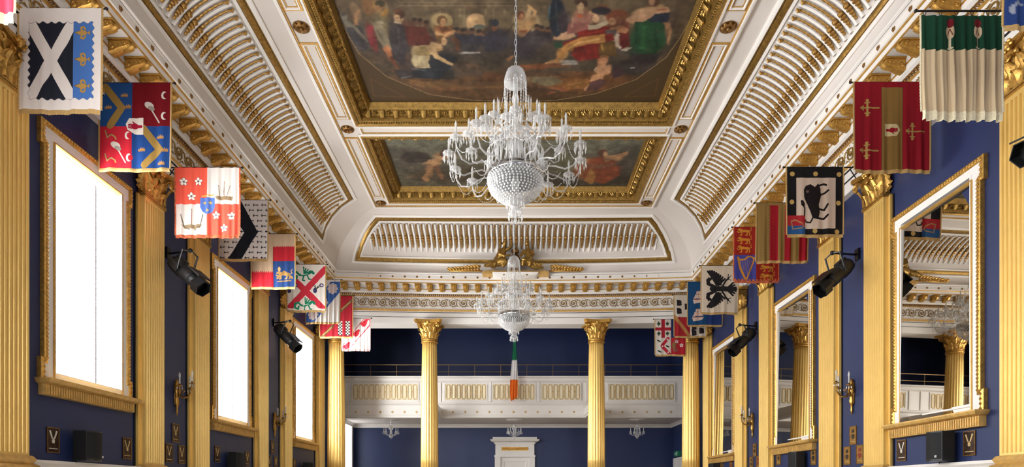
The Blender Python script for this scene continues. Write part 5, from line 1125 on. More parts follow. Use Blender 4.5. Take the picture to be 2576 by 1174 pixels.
([(1.2,10.9),(1.2,10.92),(1.18,10.93),(1.16,10.94),(1.13,10.93),(1.11,10.92),(1.1,10.9),(1.11,10.88),(1.12,10.87),(1.15,10.86),(1.17,10.87),(1.19,10.88)],(184,96,54)),
([(1.3,10.85),(1.42,10.9),(1.43,10.84),(1.31,10.77)],(170,130,96)),
([(1.02,10.95),(1.03,11.17),(1.05,11.17),(1.05,10.96)],(168,124,104)),
([(1.15,10.68),(1.15,10.68),(1.14,10.69),(1.14,10.69),(1.14,10.69),(1.13,10.68),(1.13,10.68),(1.13,10.68),(1.13,10.67),(1.14,10.67),(1.14,10.67),(1.15,10.68)],(70,46,34)),
([(1.18,10.68),(1.18,10.68),(1.17,10.69),(1.17,10.69),(1.16,10.69),(1.16,10.68),(1.16,10.68),(1.16,10.68),(1.16,10.67),(1.17,10.67),(1.17,10.67),(1.17,10.68)],(70,46,34)),
([(1.14,11.29),(1.36,11.2),(1.72,11.15),(1.88,11.49),(1.54,11.56),(1.1,11.58),(0.93,11.64),(0.91,11.54),(1.19,11.44)],(118,38,30)),
([(1.25,11.37),(1.67,11.25),(1.66,11.23),(1.24,11.34)],(146,54,40)),
([(1.19,11.46),(1.73,11.41),(1.72,11.39),(1.18,11.43)],(84,26,24)),
([(1.14,11.68),(1.54,11.54),(1.67,11.97),(1.25,12.06),(1.09,11.87)],(108,34,28)),
([(1.31,11.73),(1.42,12),(1.43,12),(1.33,11.72)],(76,26,24)),
([(1.51,11.63),(1.59,11.95),(1.6,11.95),(1.53,11.63)],(136,46,36)),
([(1.66,11.33),(1.24,11.41),(0.97,11.58),(0.85,11.84),(0.77,12.06),(0.81,12.1),(0.92,11.91),(1.04,11.71),(1.29,11.59),(1.71,11.55)],(168,118,66)),
([(1.59,11.43),(1.19,11.54),(1,11.71),(1.01,11.74),(1.21,11.58),(1.6,11.48)],(196,150,92)),
([(0.83,12.03),(0.61,12.09),(0.61,12.12),(0.85,12.09)],(172,128,84)),
([(0.81,11.48),(0.99,11.45),(1.13,11.4),(1.1,11.31),(0.97,11.37),(0.8,11.43)],(184,144,110)),
([(0.73,11.54),(0.9,11.52),(0.9,11.68),(0.76,11.68)],(44,68,48)),
([(1.64,10.99),(1.64,11.05),(1.61,11.09),(1.57,11.1),(1.52,11.09),(1.48,11.05),(1.46,10.99),(1.47,10.93),(1.49,10.89),(1.53,10.87),(1.58,10.89),(1.62,10.93)],(140,116,92)),
([(1.7,10.79),(1.68,10.83),(1.62,10.86),(1.53,10.87),(1.44,10.86),(1.37,10.83),(1.34,10.79),(1.36,10.74),(1.42,10.72),(1.51,10.7),(1.6,10.72),(1.67,10.74)],(46,42,46)),
([(1.51,10.96),(1.51,11.01),(1.49,11.05),(1.46,11.06),(1.43,11.05),(1.4,11.01),(1.38,10.96),(1.39,10.91),(1.4,10.88),(1.43,10.86),(1.46,10.88),(1.49,10.91)],(190,150,114)),
([(1.35,11.23),(1.51,11.21),(1.7,11.08),(1.66,11),(1.47,11.11),(1.33,11.11)],(178,160,130)),
([(1.43,10.95),(1.43,10.95),(1.43,10.96),(1.43,10.96),(1.42,10.96),(1.42,10.95),(1.42,10.95),(1.42,10.94),(1.42,10.94),(1.42,10.94),(1.43,10.94),(1.43,10.94)],(70,46,34)),
([(1.91,11.28),(2.09,11.28),(2.19,11.63),(2.02,11.74)],(94,34,30)),
([(2.02,10.88),(2.01,10.95),(1.95,11),(1.86,11.01),(1.77,11),(1.69,10.95),(1.66,10.88),(1.67,10.82),(1.73,10.77),(1.82,10.75),(1.91,10.77),(1.99,10.82)],(108,62,42)),
([(1.82,11.03),(1.82,11.08),(1.8,11.11),(1.77,11.12),(1.73,11.11),(1.7,11.08),(1.69,11.03),(1.69,10.99),(1.71,10.95),(1.74,10.94),(1.77,10.95),(1.8,10.99)],(176,130,92)),
([(1.73,11.19),(1.95,11.12),(2.08,11.22),(2.07,11.32),(1.76,11.27)],(160,110,76)),
([(1.69,11.34),(1.83,11.31),(1.87,11.41),(1.93,11.38),(1.85,11.22),(1.66,11.23)],(92,80,76)),
([(1.87,11.32),(1.88,11.57),(2.01,11.72),(2.04,11.68),(1.93,11.55),(1.94,11.34)],(170,150,130)),
([(1.6,11.56),(1.88,11.51),(1.99,11.92),(1.66,11.87)],(92,68,36)),
([(1.62,11.59),(1.69,11.78),(1.71,11.77),(1.65,11.58)],(146,110,50)),
([(2.13,11.75),(2.24,11.69),(2.23,11.67),(2.12,11.71)],(184,172,150)),
([(2.16,11.04),(2.41,10.96),(2.71,11.06),(2.85,11.58),(2.71,11.84),(2.39,11.84),(2.21,11.49)],(36,70,44)),
([(2.31,11.13),(2.39,11.72),(2.49,11.73),(2.38,11.13)],(46,88,52)),
([(2.53,11.13),(2.68,11.68),(2.74,11.68),(2.57,11.13)],(28,54,38)),
([(2.21,11.17),(2.27,11.58),(2.31,11.58),(2.24,11.17)],(28,52,36)),
([(2.67,11.05),(2.82,11.27),(2.88,11.6),(2.92,11.61),(2.89,11.26),(2.76,10.99)],(142,104,74)),
([(2.15,10.91),(2.39,10.73),(2.67,10.7),(2.74,10.81),(2.48,10.86),(2.33,11.03),(2.2,11.04)],(184,142,108)),
([(2.39,11.01),(2.48,10.85),(2.74,10.83),(2.77,11.05),(2.46,11.05)],(40,46,58)),
([(2.39,10.72),(2.09,10.89),(1.99,10.97),(2.02,11.03),(2.13,10.98),(2.45,10.84)],(182,142,108)),
([(2.5,10.79),(2.68,10.76),(2.67,10.73),(2.49,10.75)],(160,98,70)),
([(2.51,10.6),(2.5,10.65),(2.48,10.68),(2.43,10.7),(2.38,10.68),(2.33,10.65),(2.31,10.6),(2.31,10.56),(2.34,10.53),(2.39,10.51),(2.44,10.53),(2.48,10.56)],(98,66,48)),
([(2.42,10.59),(2.42,10.63),(2.41,10.66),(2.38,10.67),(2.36,10.66),(2.33,10.63),(2.31,10.59),(2.31,10.55),(2.32,10.52),(2.35,10.51),(2.38,10.52),(2.4,10.55)],(184,142,106)),
([(2.24,11.85),(2.71,11.85),(2.87,11.78),(2.77,12.08),(2.27,12.13)],(54,48,46)),
([(1.83,11.95),(1.83,12),(1.8,12.03),(1.76,12.04),(1.71,12.03),(1.67,12),(1.66,11.95),(1.66,11.91),(1.69,11.88),(1.73,11.87),(1.78,11.88),(1.82,11.91)],(142,98,62)),
([(1.83,12.03),(1.82,12.07),(1.8,12.11),(1.77,12.12),(1.73,12.11),(1.69,12.07),(1.68,12.03),(1.68,11.99),(1.7,11.96),(1.74,11.94),(1.78,11.96),(1.81,11.99)],(190,134,98)),
([(1.64,12.24),(1.77,12.13),(1.91,12.3),(1.83,12.46),(1.69,12.49)],(188,138,100)),
([(1.63,12.2),(1.59,12.31),(1.65,12.38),(1.66,12.35),(1.62,12.32),(1.66,12.24)],(184,150,120)),
([(1.81,12.2),(1.91,12.41),(1.95,12.38),(1.87,12.16)],(184,136,98)),
([(1.72,12.36),(1.5,12.67),(1.46,12.9),(1.5,12.94),(1.56,12.75),(1.79,12.48)],(186,136,96)),
([(1.74,12.43),(1.73,12.6),(1.8,12.63),(1.82,12.47)],(176,126,90)),
([(1.74,12.02),(1.74,12.03),(1.74,12.03),(1.73,12.03),(1.73,12.03),(1.73,12.03),(1.72,12.02),(1.72,12.02),(1.73,12.01),(1.73,12.01),(1.74,12.01),(1.74,12.02)],(80,50,36)),
([(1.78,12.02),(1.78,12.03),(1.78,12.03),(1.77,12.03),(1.77,12.03),(1.77,12.03),(1.76,12.02),(1.76,12.02),(1.77,12.01),(1.77,12.01),(1.78,12.01),(1.78,12.02)],(80,50,36)),
([(1.02,12.68),(1.49,12.54),(1.59,12.67),(1.45,12.86),(1.11,12.89)],(136,92,48)),
([(1.11,12.78),(1.47,12.65),(1.46,12.63),(1.1,12.74)],(164,114,62)),
([(1.05,12.79),(0.69,13.03),(0.7,13.07),(1.09,12.89)],(150,92,62)),
([(1.55,12.67),(1.76,12.56),(1.92,12.67),(1.73,12.93),(1.54,12.93)],(92,62,58)),
([(0.94,12.16),(1.23,12.11),(1.23,12.09),(0.93,12.12)],(160,152,138)),
([(0.95,12.09),(1.18,12.07),(1.18,12.05),(0.95,12.06)],(160,152,138)),
([(2.04,11.76),(2.17,11.77),(2.17,11.75),(2.04,11.72)],(160,152,138)),
([(2.32,12.26),(2.41,12.24),(2.4,12.22),(2.31,12.23)],(160,152,138)),
([(0.35,12.53),(0.82,12.48),(1.02,12.68),(0.68,12.8),(0.38,12.67)],(112,98,72)),
([(0.31,12.35),(0.71,12.39),(1.08,12.55),(1.08,12.51),(0.72,12.34),(0.31,12.28)],(74,58,44)),
([(0.12,12.21),(0.58,12.27),(0.58,12.19),(0.12,12.15)],(126,76,46)),
([(0.38,12.87),(0.96,13),(0.96,12.92),(0.38,12.81)],(80,60,44)),
([(1.95,12.23),(2.14,12.18),(2.22,12.45),(2.02,12.56)],(70,50,52))]
FIGURES2 = [([(-2.2,15.5),(-2.26,15.63),(-2.4,15.73),(-2.58,15.77),(-2.75,15.73),(-2.86,15.63),(-2.88,15.5),(-2.81,15.38),(-2.67,15.28),(-2.5,15.25),(-2.34,15.28),(-2.23,15.38)],(60,52,46)),
([(-2.51,15.32),(-2.19,15.5),(-2.01,15.63),(-2.38,15.78)],(54,46,42)),
([(-2.11,15.85),(-1.73,15.57),(-1.52,15.45),(-1.53,15.31),(-1.74,15.4),(-2.13,15.64)],(170,132,94)),
([(-1.65,15.34),(-1.67,15.42),(-1.72,15.48),(-1.78,15.5),(-1.83,15.48),(-1.86,15.42),(-1.87,15.34),(-1.85,15.26),(-1.8,15.2),(-1.74,15.18),(-1.69,15.2),(-1.66,15.26)],(88,60,44)),
([(-1.65,15.41),(-1.66,15.48),(-1.69,15.52),(-1.72,15.54),(-1.75,15.52),(-1.77,15.48),(-1.77,15.41),(-1.75,15.35),(-1.73,15.3),(-1.69,15.29),(-1.67,15.3),(-1.65,15.35)],(176,136,100)),
([(-2.21,15.63),(-1.9,15.56),(-1.85,15.82),(-2.15,15.94)],(166,126,88)),
([(-2.21,15.82),(-2.29,16.16),(-2.49,16.57),(-2.43,16.69),(-2.19,16.28),(-2.06,15.9)],(164,118,80)),
([(-2.12,15.97),(-2.04,16.36),(-1.95,16.64),(-1.87,16.54),(-1.92,16.24),(-1.96,15.84)],(120,84,58)),
([(-1.56,15.34),(-1.28,14.9),(-1.29,14.87),(-1.58,15.3)],(70,60,44)),
([(-1.39,15.07),(-1.45,14.91),(-1.47,14.93),(-1.41,15.11)],(70,60,44)),
([(-1.34,15.01),(-1.19,14.93),(-1.19,14.9),(-1.34,14.96)],(70,60,44)),
([(1.85,16.59),(1.91,15.78),(2.17,15.45),(2.55,15.6),(2.84,16.38),(2.48,16.85)],(128,66,42)),
([(1.92,16.69),(1.99,15.98),(2.2,16.38),(2.16,16.89)],(150,102,56)),
([(2.34,15.3),(2.34,15.38),(2.3,15.44),(2.25,15.47),(2.18,15.44),(2.13,15.38),(2.1,15.3),(2.11,15.22),(2.14,15.16),(2.2,15.14),(2.26,15.16),(2.31,15.22)],(86,56,44)),
([(2.35,15.38),(2.35,15.44),(2.34,15.49),(2.31,15.5),(2.28,15.49),(2.25,15.44),(2.23,15.38),(2.23,15.31),(2.25,15.27),(2.27,15.25),(2.3,15.27),(2.33,15.31)],(170,130,94)),
([(2.33,15.73),(2.7,15.54),(2.87,15.36),(2.82,15.25),(2.64,15.36),(2.26,15.47)],(166,124,86)),
([(1.08,15.5),(1.36,15.32),(1.56,16.38),(1.15,16.59)],(96,92,70))]
# ------------------------------------------------------------------ ceiling pictures
HC = 8.45
def grain(C, seed):
    g = np.random.default_rng(seed)
    for _ in range(2): C[1:-1, 1:-1] = (C[1:-1, 1:-1] * 4 + C[:-2, 1:-1] + C[2:, 1:-1] + C[1:-1, :-2] + C[1:-1, 2:]) / 8
    for n, a in ((40, .22), (110, .16)):
        k = g.normal(0, 1, (n // 2 + 2, n + 2)); ys = np.linspace(0, n // 2, C.shape[0]); xs = np.linspace(0, n, C.shape[1]); i, j = ys.astype(int), xs.astype(int); fy, fx = (ys - i)[:, None], (xs - j)[None]
        v = (k[i][:, j] * (1 - fy) * (1 - fx) + k[i + 1][:, j] * fy * (1 - fx) + k[i][:, j + 1] * (1 - fy) * fx + k[i + 1][:, j + 1] * fy * fx)
        C *= np.exp(a * v)[..., None]
def big_picture():
    x = np.linspace(-3.16, 3.16, 420)
    y = np.concatenate([np.linspace(4.15, 10.2, 40)[:-1], np.linspace(10.2, 13.34, 250)])
    p = Paint(1, 4, (92, 74, 54)); p.X, p.Y = np.meshgrid(x, y); p.C = np.zeros(p.X.shape + (3,)); p.C[:] = lin(84, 68, 50)
    for cx, cy, rx, ry, r, g, b, a in STROKES: p.soft(cx, cy, rx, ry, (r, g, b), a)
    rnd = random.Random(5)
    for pts, c in FIGURES: p.poly(pts, c)
    for k in range(200):      # broken brushwork
        cx, cy = rnd.uniform(-3.1, 3.1), rnd.uniform(4.3, 13.2); v = rnd.choice([(104, 80, 52), (58, 48, 42), (128, 92, 58), (70, 66, 62), (96, 56, 40), (80, 82, 66)])
        p.soft(cx, cy, rnd.uniform(.04, .22), rnd.uniform(.02, .07), v, rnd.uniform(.08, .28), rnd.uniform(-.5, .5))
    arc = [(3.2, 10.6), (3.08, 11.43), (2.95, 11.95), (2.5, 12.58), (1.74, 13.03), (.91, 13.25), (0, 13.30), (-.91, 13.25), (-1.80, 13.06), (-2.6, 12.50), (-3.0, 11.85), (-3.08, 11.4), (-3.2, 10.6)]
    grain(p.C, 5)
    out = ~p.inpoly(arc + [(-3.3, 4), (3.3, 4)]) & (p.Y > 10.6)
    p.put(out, (80, 61, 36), .92)
    p.line(arc, .018, (150, 122, 84))
    for s in (-1, 1): p.line([(s * 2.35, 13.14), (s * 2.95, 12.55), (s * 3.0, 13.1), (s * 2.35, 13.14)], .03, (100, 72, 42))
    p.C *= .74
    V = np.stack([p.X, p.Y - 8.75, np.full(p.X.shape, 0.)], -1)[:, ::-1]
    return V, p.C[:, ::-1]
def small_picture():
    x = np.linspace(-3.16, 3.16, 300); y = np.linspace(14.5, 17.0, 130)
    p = Paint(1, 4, (80, 72, 58)); p.X, p.Y = np.meshgrid(x, y); p.C = np.zeros(p.X.shape + (3,)); p.C[:] = lin(92, 86, 70)
    for cx, cy, rx, ry, r, g, b, a in STROKES2: p.soft(cx, cy, rx, ry, (r, g, b), a)
    for pts, c in FIGURES2: p.poly(pts, c)
    rnd = random.Random(9)
    for k in range(120):
        cx, cy = rnd.uniform(-3.1, 3.1), rnd.uniform(14.6, 16.95); v = rnd.choice([(110, 104, 84), (62, 54, 46), (112, 84, 56), (80, 76, 64)])
        p.soft(cx, cy, rnd.uniform(.08, .4), rnd.uniform(.03, .10), v, rnd.uniform(.1, .25), rnd.uniform(-.4, .4))
    grain(p.C, 8)
    p.C *= .8
    V = np.stack([p.X, p.Y - 15.75, np.full(p.X.shape, 0.)], -1)[:, ::-1]
    return V, p.C[:, ::-1]
for (y0, y1), yc, pic, lab in ((C1, 8.75, big_picture, 'large dark brown figure painting in a deep gilt frame in the ceiling'), (C2, 15.75, small_picture, 'smaller grey-green landscape painting in a gilt frame in the ceiling, behind the near chandelier')):
    r = thing('ceiling_painting', lab, 'painting', (0, yc, EYE + HC))
    V, C = pic(); grid_obj('canvas', V, C, 'canvas', r)
    fr = lambda u, v, h=0.: (u, v - yc, h - HC + 8.2)
    po = rect(-CX + .003, CX - .003, y0 + .003, y1 - .003)
    b = MB()
    band(b, po, [(0, -.03), (.03, -.045), (.06, -.03), (.07, .0), (.11, .0), (.12, -.015), (.15, -.01), (.17, .05), (.175, .09), (.30, .14), (.31, .12), (.345, .12), (.36, .15), (.38, .24), (.40, .262)], fr)
    ring1 = offset_poly(po, .09); ring2 = offset_poly(po, .235); ring3 = offset_poly(po, .33)
    for k in range(4):
        def run(ring, sp):
            a, c = ring[k], ring[(k + 1) % 4]; L = math.hypot(c[0] - a[0], c[1] - a[1]); n = int(L / sp); d = ((c[0] - a[0]) / L, (c[1] - a[1]) / L)
            for q in range(n): yield lerp(a, c, (q + .5) / n), d
        for (u, v), d in run(ring1, .055):          # darts
            if v < 10 and yc < 10 and abs(u) > 3.6: continue
            x, y, z = fr(u, v, -.005); nx, ny = -d[1], d[0]
            b.add([(x - .018 * d[0] - .04 * nx, y - .018 * d[1] - .04 * ny, z), (x + .018 * d[0] - .04 * nx, y + .018 * d[1] - .04 * ny, z), (x + .014 * d[0] + .045 * nx, y + .014 * d[1] + .045 * ny, z), (x - .014 * d[0] + .045 * nx, y - .014 * d[1] + .045 * ny, z), (x, y, z - .035)], [(0, 1, 4), (1, 2, 4), (2, 3, 4), (3, 0, 4)])
        for q, ((u, v), d) in enumerate(run(ring2, .15)):   # brackets and flowers
            x, y, z = fr(u, v, .11); nx, ny = -d[1], d[0]
            if q % 2 == 0:
                P = []
                for w_, zz in ((-.07, .035), (-.05, -.04), (-.01, -.065), (.03, -.03), (.06, .0), (.08, .03)): P.append([(x + w_ * nx - .048 * d[0], y + w_ * ny - .048 * d[1], z + 1.3 * zz), (x + w_ * nx, y + w_ * ny, z + 1.3 * zz - .02), (x + w_ * nx + .048 * d[0], y + w_ * ny + .048 * d[1], z + 1.3 * zz)])
                b.grid(P)
            else:
                b.octa((x, y, z - .02), .034)
                for j in range(5): b.octa((x + .044 * math.cos(j * 1.2566), y + .044 * math.sin(j * 1.2566), z + .0), .030)
        for (u, v), d in run(ring3, .045): b.octa(fr(u, v, .115), .016)
    b.build('frame', 'fgilt', r)

# ------------------------------------------------------------------ chandeliers
ZB = 3.83
def chandelier():
    r = thing('chandelier', None, 'chandelier')
    H = lambda h: h - ZB
    b = MB()
    for k in range(30):
        z0 = H(6.04) + k * .08; an = (k % 2) * PI / 2
        b.tube([((.012 * math.cos(t)) * math.cos(an), (.012 * math.cos(t)) * math.sin(an), z0 + .045 + .05 * math.sin(t)) for t in [2 * PI * q / 10 for q in range(10)]], .0036, 5, closed=True)
    b.tube([(.016, 0, H(6.03)), (.016, 0, H(8.45))], .004, 5); b.build('chain', 'grey', r)
    b = MB(); b.lathe([(.158, H(5.81)), (.160, H(5.86)), (.148, H(5.93)), (.115, H(6.0)), (.06, H(6.04)), (.0, H(6.05))], 24, mod=lambda a, z: 1 + .03 * math.cos(12 * a)); dome = b.build('canopy', 'crystal', r, True)
    DS = []
    for L in (.22, .52):
        b = MB(); b.tube([(.155, 0, H(5.80)), (.155, 0, H(5.79) - L)], .003, 4)
        for q in range(int(L / .045)): b.octa((.155, 0, H(5.79) - q * .045), .010, .010, .024)
        b.octa((.155, 0, H(5.79) - L - .03), .012, .012, .045); DS.append(b.build('drop_string', 'crystal2', data_only=True))
    for k in range(18): link('drop_string', DS[0 if k % 3 else 1], dome).rotation_euler = (0, 0, 2 * PI * k / 18)
    b = MB(); b.lathe([(.02, H(5.95)), (.02, H(5.72)), (.03, H(5.68)), (.055, H(5.60)), (.05, H(5.56)), (.022, H(5.50)), (.03, H(5.46)), (.09, H(5.43)), (.115, H(5.36)), (.105, H(5.28)), (.06, H(5.18)), (.045, H(5.1)), (.08, H(5.0)), (.10, H(4.9)), (.07, H(4.75)), (.05, H(4.6)), (.05, H(4.3))], 20, mod=lambda a, z: 1 + .04 * math.cos(10 * a)); b.build('stem', 'crystal', r, True)
    # bowl and ring
    b = MB(); b.lathe([(.395, H(4.455)), (.405, H(4.48)), (.405, H(4.53)), (.39, H(4.55)), (.37, H(4.55)), (.37, H(4.455)), (.395, H(4.455))], 48); b.build('ring', 'silver', r, True)
    bp = [(.385, 4.46), (.386, 4.40), (.370, 4.335), (.335, 4.275), (.285, 4.225), (.22, 4.18), (.155, 4.15), (.11, 4.135)]
    b = MB(); b.lathe([(q, H(z)) for q, z in bp], 48, mod=lambda a, z: 1 + .012 * math.cos(24 * a)); bowl = b.build('bowl', 'crystal', r, True)
    b = MB()
    for k in range(len(bp) * 2 - 2):
        t = k / 2; i = int(t); q, z = lerp(bp[i], bp[min(i + 1, len(bp) - 1)], t - i); n = max(14, int(2 * PI * q / .05))
        for j in range(n): a = 2 * PI * (j + .5 * (k % 2)) / n; b.octa(((q + .008) * math.cos(a), (q + .008) * math.sin(a), H(z)), .017, .017, .019)
    b.build('bead_net', 'crystal2', bowl)
    b = MB(); b.lathe([(.11, H(4.145)), (.13, H(4.13)), (.12, H(4.10)), (.07, H(4.06)), (.05, H(4.03)), (.08, H(3.99)), (.10, H(3.96)), (.07, H(3.93)), (.02, H(3.92)), (.015, H(3.88)), (.03, H(3.86)), (.0, H(3.83))], 18, mod=lambda a, z: 1 + .06 * math.cos(9 * a)); fin = b.build('finial', 'crystal', r, True)
    b = MB()
    for rr, z, n in ((.13, 4.11, 14), (.10, 3.94, 12)):
        for k in range(n): a = 2 * PI * k / n; b.octa((rr * math.cos(a), rr * math.sin(a), H(z) - .04), .011, .011, .045); b.octa((rr * math.cos(a), rr * math.sin(a), H(z) + .02), .010, .010, .014)
    b.build('pendant_drops', 'crystal2', fin)
    # inner curtain of prisms
    b = MB()
    for rr, z0, n, L in ((.20, 5.16, 18, .16), (.30, 5.02, 24, .18), (.40, 4.80, 30, .24)):
        for k in range(n): a = 2 * PI * k / n; b.octa((rr * math.cos(a), rr * math.sin(a), H(z0) - L * .6), .013, .013, L * .5); b.octa((rr * math.cos(a), rr * math.sin(a), H(z0) + .01), .014)
        b.tube([(rr * math.cos(2 * PI * k / 24), rr * math.sin(2 * PI * k / 24), H(z0) + .03) for k in range(24)], .008, 5, closed=True)
    b.build('prism_curtain', 'crystal2', r)
    b = MB()
    for k in range(24):
        a = 2 * PI * k / 24; b.tube([(.10 * math.cos(a), .10 * math.sin(a), H(5.15)), (.26 * math.cos(a), .26 * math.sin(a), H(4.98)), (.36 * math.cos(a), .36 * math.sin(a), H(4.76)), (.395 * math.cos(a), .395 * math.sin(a), H(4.55))], .008, 5)
    b.build('scroll_cage', 'crystal', r)
    def spire():
        b = MB(); b.lathe([(.03, 0), (.036, .02), (.012, .05), (.022, .09), (.010, .13), (.009, .3), (.0, .36)], 6); return b.build('spire', 'crystal2', data_only=True)
    SPI = spire()
    for k in range(10):
        a = 2 * PI * k / 10 + .2; rr = .24 if k % 2 else .37; o = link('spire', SPI, r, (rr * math.cos(a), rr * math.sin(a), H(5.22 if k % 2 else 5.10)))
    def arm_set(pts, ncan=.22):
        b = MB(); b.tube(pts, .0105, 7); e = Vector(pts[-1]); arm = b.build('arm', 'crystal', data_only=True)
        b = MB(); b.lathe([(.0, 0), (.03, .0), (.07, .012), (.085, .03), (.08, .03), (.03, .012), (.0, .012)], 14, c=e, mod=lambda a, z: 1 + .05 * math.cos(7 * a)); pan = b.build('drip_pan', 'crystal', data_only=True)
        b = MB(); b.lathe([(.028, .012), (.034, .04), (.022, .06), (.020, .08), (.016, .085), (.016, .15), (.012, .16), (.018, .18), (.014, .21), (.0, .25)], 8, c=e); can = b.build('candle', 'candle', data_only=True)
        b = MB()
        for k in range(9):
            a = 2 * PI * k / 9; c = (e.x + .08 * math.cos(a), e.y + .08 * math.sin(a)); b.octa((*c, e.z + .005), .010, .010, .014); b.octa((*c, e.z - .055), .011, .011, .048)
        dr = b.build('pendant_drops', 'crystal2', data_only=True); return arm, pan, can, dr
    def put_arms(ms, n, ph):
        for k in range(n):
            o = link('arm', ms[0], r); o.rotation_euler = (0, 0, ph + 2 * PI * k / n)
            for nm, me in zip(('drip_pan', 'candle', 'pendant_drops'), ms[1:]): link(nm, me, o)
    put_arms(arm_set([(.40, 0, H(4.53)), (.48, 0, H(4.56)), (.60, 0, H(4.53)), (.73, 0, H(4.47)), (.85, 0, H(4.50)), (.92, 0, H(4.60)), (.945, 0, H(4.70)), (.945, 0, H(4.75))]), 14, .1)
    put_arms(arm_set([(.39, 0, H(4.56)), (.41, 0, H(4.74)), (.52, 0, H(4.82)), (.59, 0, H(4.78)), (.66, 0, H(4.82)), (.68, 0, H(4.90)), (.68, 0, H(4.96))]), 10, .3)
    put_arms(arm_set([(.12, 0, H(5.14)), (.20, 0, H(5.12)), (.30, 0, H(5.06)), (.38, 0, H(5.08)), (.42, 0, H(5.14)), (.42, 0, H(5.17))]), 8, 0.)
    def string(fn, n):
        b = MB(); b.tube([fn(q / n) for q in range(n + 1)], .0025, 4)
        for q in range(n + 1): b.octa(fn(q / n), .009)
        return b.build('bead_swag', 'crystal2', data_only=True)
    SW = [string(lambda t: ((.94 - .02 * math.sin(PI * t)) * math.cos(2 * PI / 14 * t), (.94 - .02 * math.sin(PI * t)) * math.sin(2 * PI / 14 * t), H(4.66) - .17 * (1 - (2 * t - 1) ** 2)), 14),
          string(lambda t: (.66 - .26 * t, 0, H(4.50) - .16 * math.sin(PI * (.15 + .85 * t)) + .05 * t), 12),
          string(lambda t: (.155 + .20 * t, 0, H(5.80) - .72 * t ** .6 + .0 * t), 16)]
    for k in range(14):
        for m_ in SW[:2]: link('bead_swag', m_, r).rotation_euler = (0, 0, .1 + 2 * PI * k / 14)
    for k in range(8): link('bead_swag', SW[2], r).rotation_euler = (0, 0, 2 * PI * k / 8 + .15)
    return r
ch = chandelier(); ch.location = (0, 8.75, EYE + ZB); ch['label'] = 'large crystal chandelier nearest the camera, hanging before the ceiling paintings'; ch['group'] = 'large crystal chandeliers'
ch2 = copy_tree(ch, (0, 15.75, EYE + ZB), label='farther large crystal chandelier, seen below the near one before the gilded figures')

def small_chandelier():
    r = thing('small_chandelier', None, 'chandelier', group='small chandeliers under the gallery')
    b = MB(); b.lathe([(.0, 0), (.30, 0), (.30, -.012), (.27, -.03), (.12, -.035), (.05, -.06), (.0, -.06)], 24); b.build('ceiling_rose', 'wwood', r)
    b = MB(); b.tube([(0, 0, -.05), (0, 0, -.2)], .006, 6); b.build('rod', 'silver', r)
    b = MB(); b.lathe([(.02, -.18), (.05, -.2), (.075, -.25), (.08, -.28)], 14); b.build('canopy', 'crystal', r, True)
    b = MB(); b.lathe([(.015, -.2), (.03, -.3), (.02, -.36), (.045, -.42), (.03, -.5), (.06, -.56), (.04, -.6), (.02, -.62), (.035, -.66), (.0, -.72)], 12); b.build('stem', 'crystal', r, True)
    b = MB()
    for k in range(10): a = k * PI / 5; b.octa((.078 * math.cos(a), .078 * math.sin(a), -.33), .012, .012, .05); b.octa((.06 * math.cos(a), .06 * math.sin(a), -.62), .010, .010, .035)
    b.build('pendant_drops', 'crystal2', r)
    b = MB(); b.tube([(.03, 0, -.52), (.12, 0, -.58), (.2, 0, -.56), (.25, 0, -.50), (.25, 0, -.46)], .008, 6); arm = b.build('arm', 'crystal', data_only=True)
    b = MB(); b.lathe([(0, -.46), (.045, -.45), (.04, -.44), (.012, -.445), (.012, -.36), (.015, -.34), (0, -.3)], 8, c=(.25, 0, 0)); can = b.build('candle', 'candle', data_only=True)
    b = MB()
    for k in range(6): a = k * PI / 3; b.octa((.25 + .042 * math.cos(a), .042 * math.sin(a), -.50), .010, .010, .04)
    dr = b.build('pendant_drops', 'crystal2', data_only=True)
    for k in range(8):
        o = link('arm', arm, r); o.rotation_euler = (0, 0, k * PI / 4 + .2); link('candle', can, o); link('pendant_drops', dr, o)
    return r
sc0 = small_chandelier()
for k, (x, l) in enumerate(((-4.47, 'small crystal chandelier under the gallery near the bright side opening, left of the free columns'), (.04, 'small crystal chandelier under the gallery in front of the white door case'), (4.52, 'small crystal chandelier under the gallery near the green exit sign'))):
    o = sc0 if k == 0 else copy_tree(sc0); o.location = (x, 22.4, EYE + 2.63); o['label'] = l

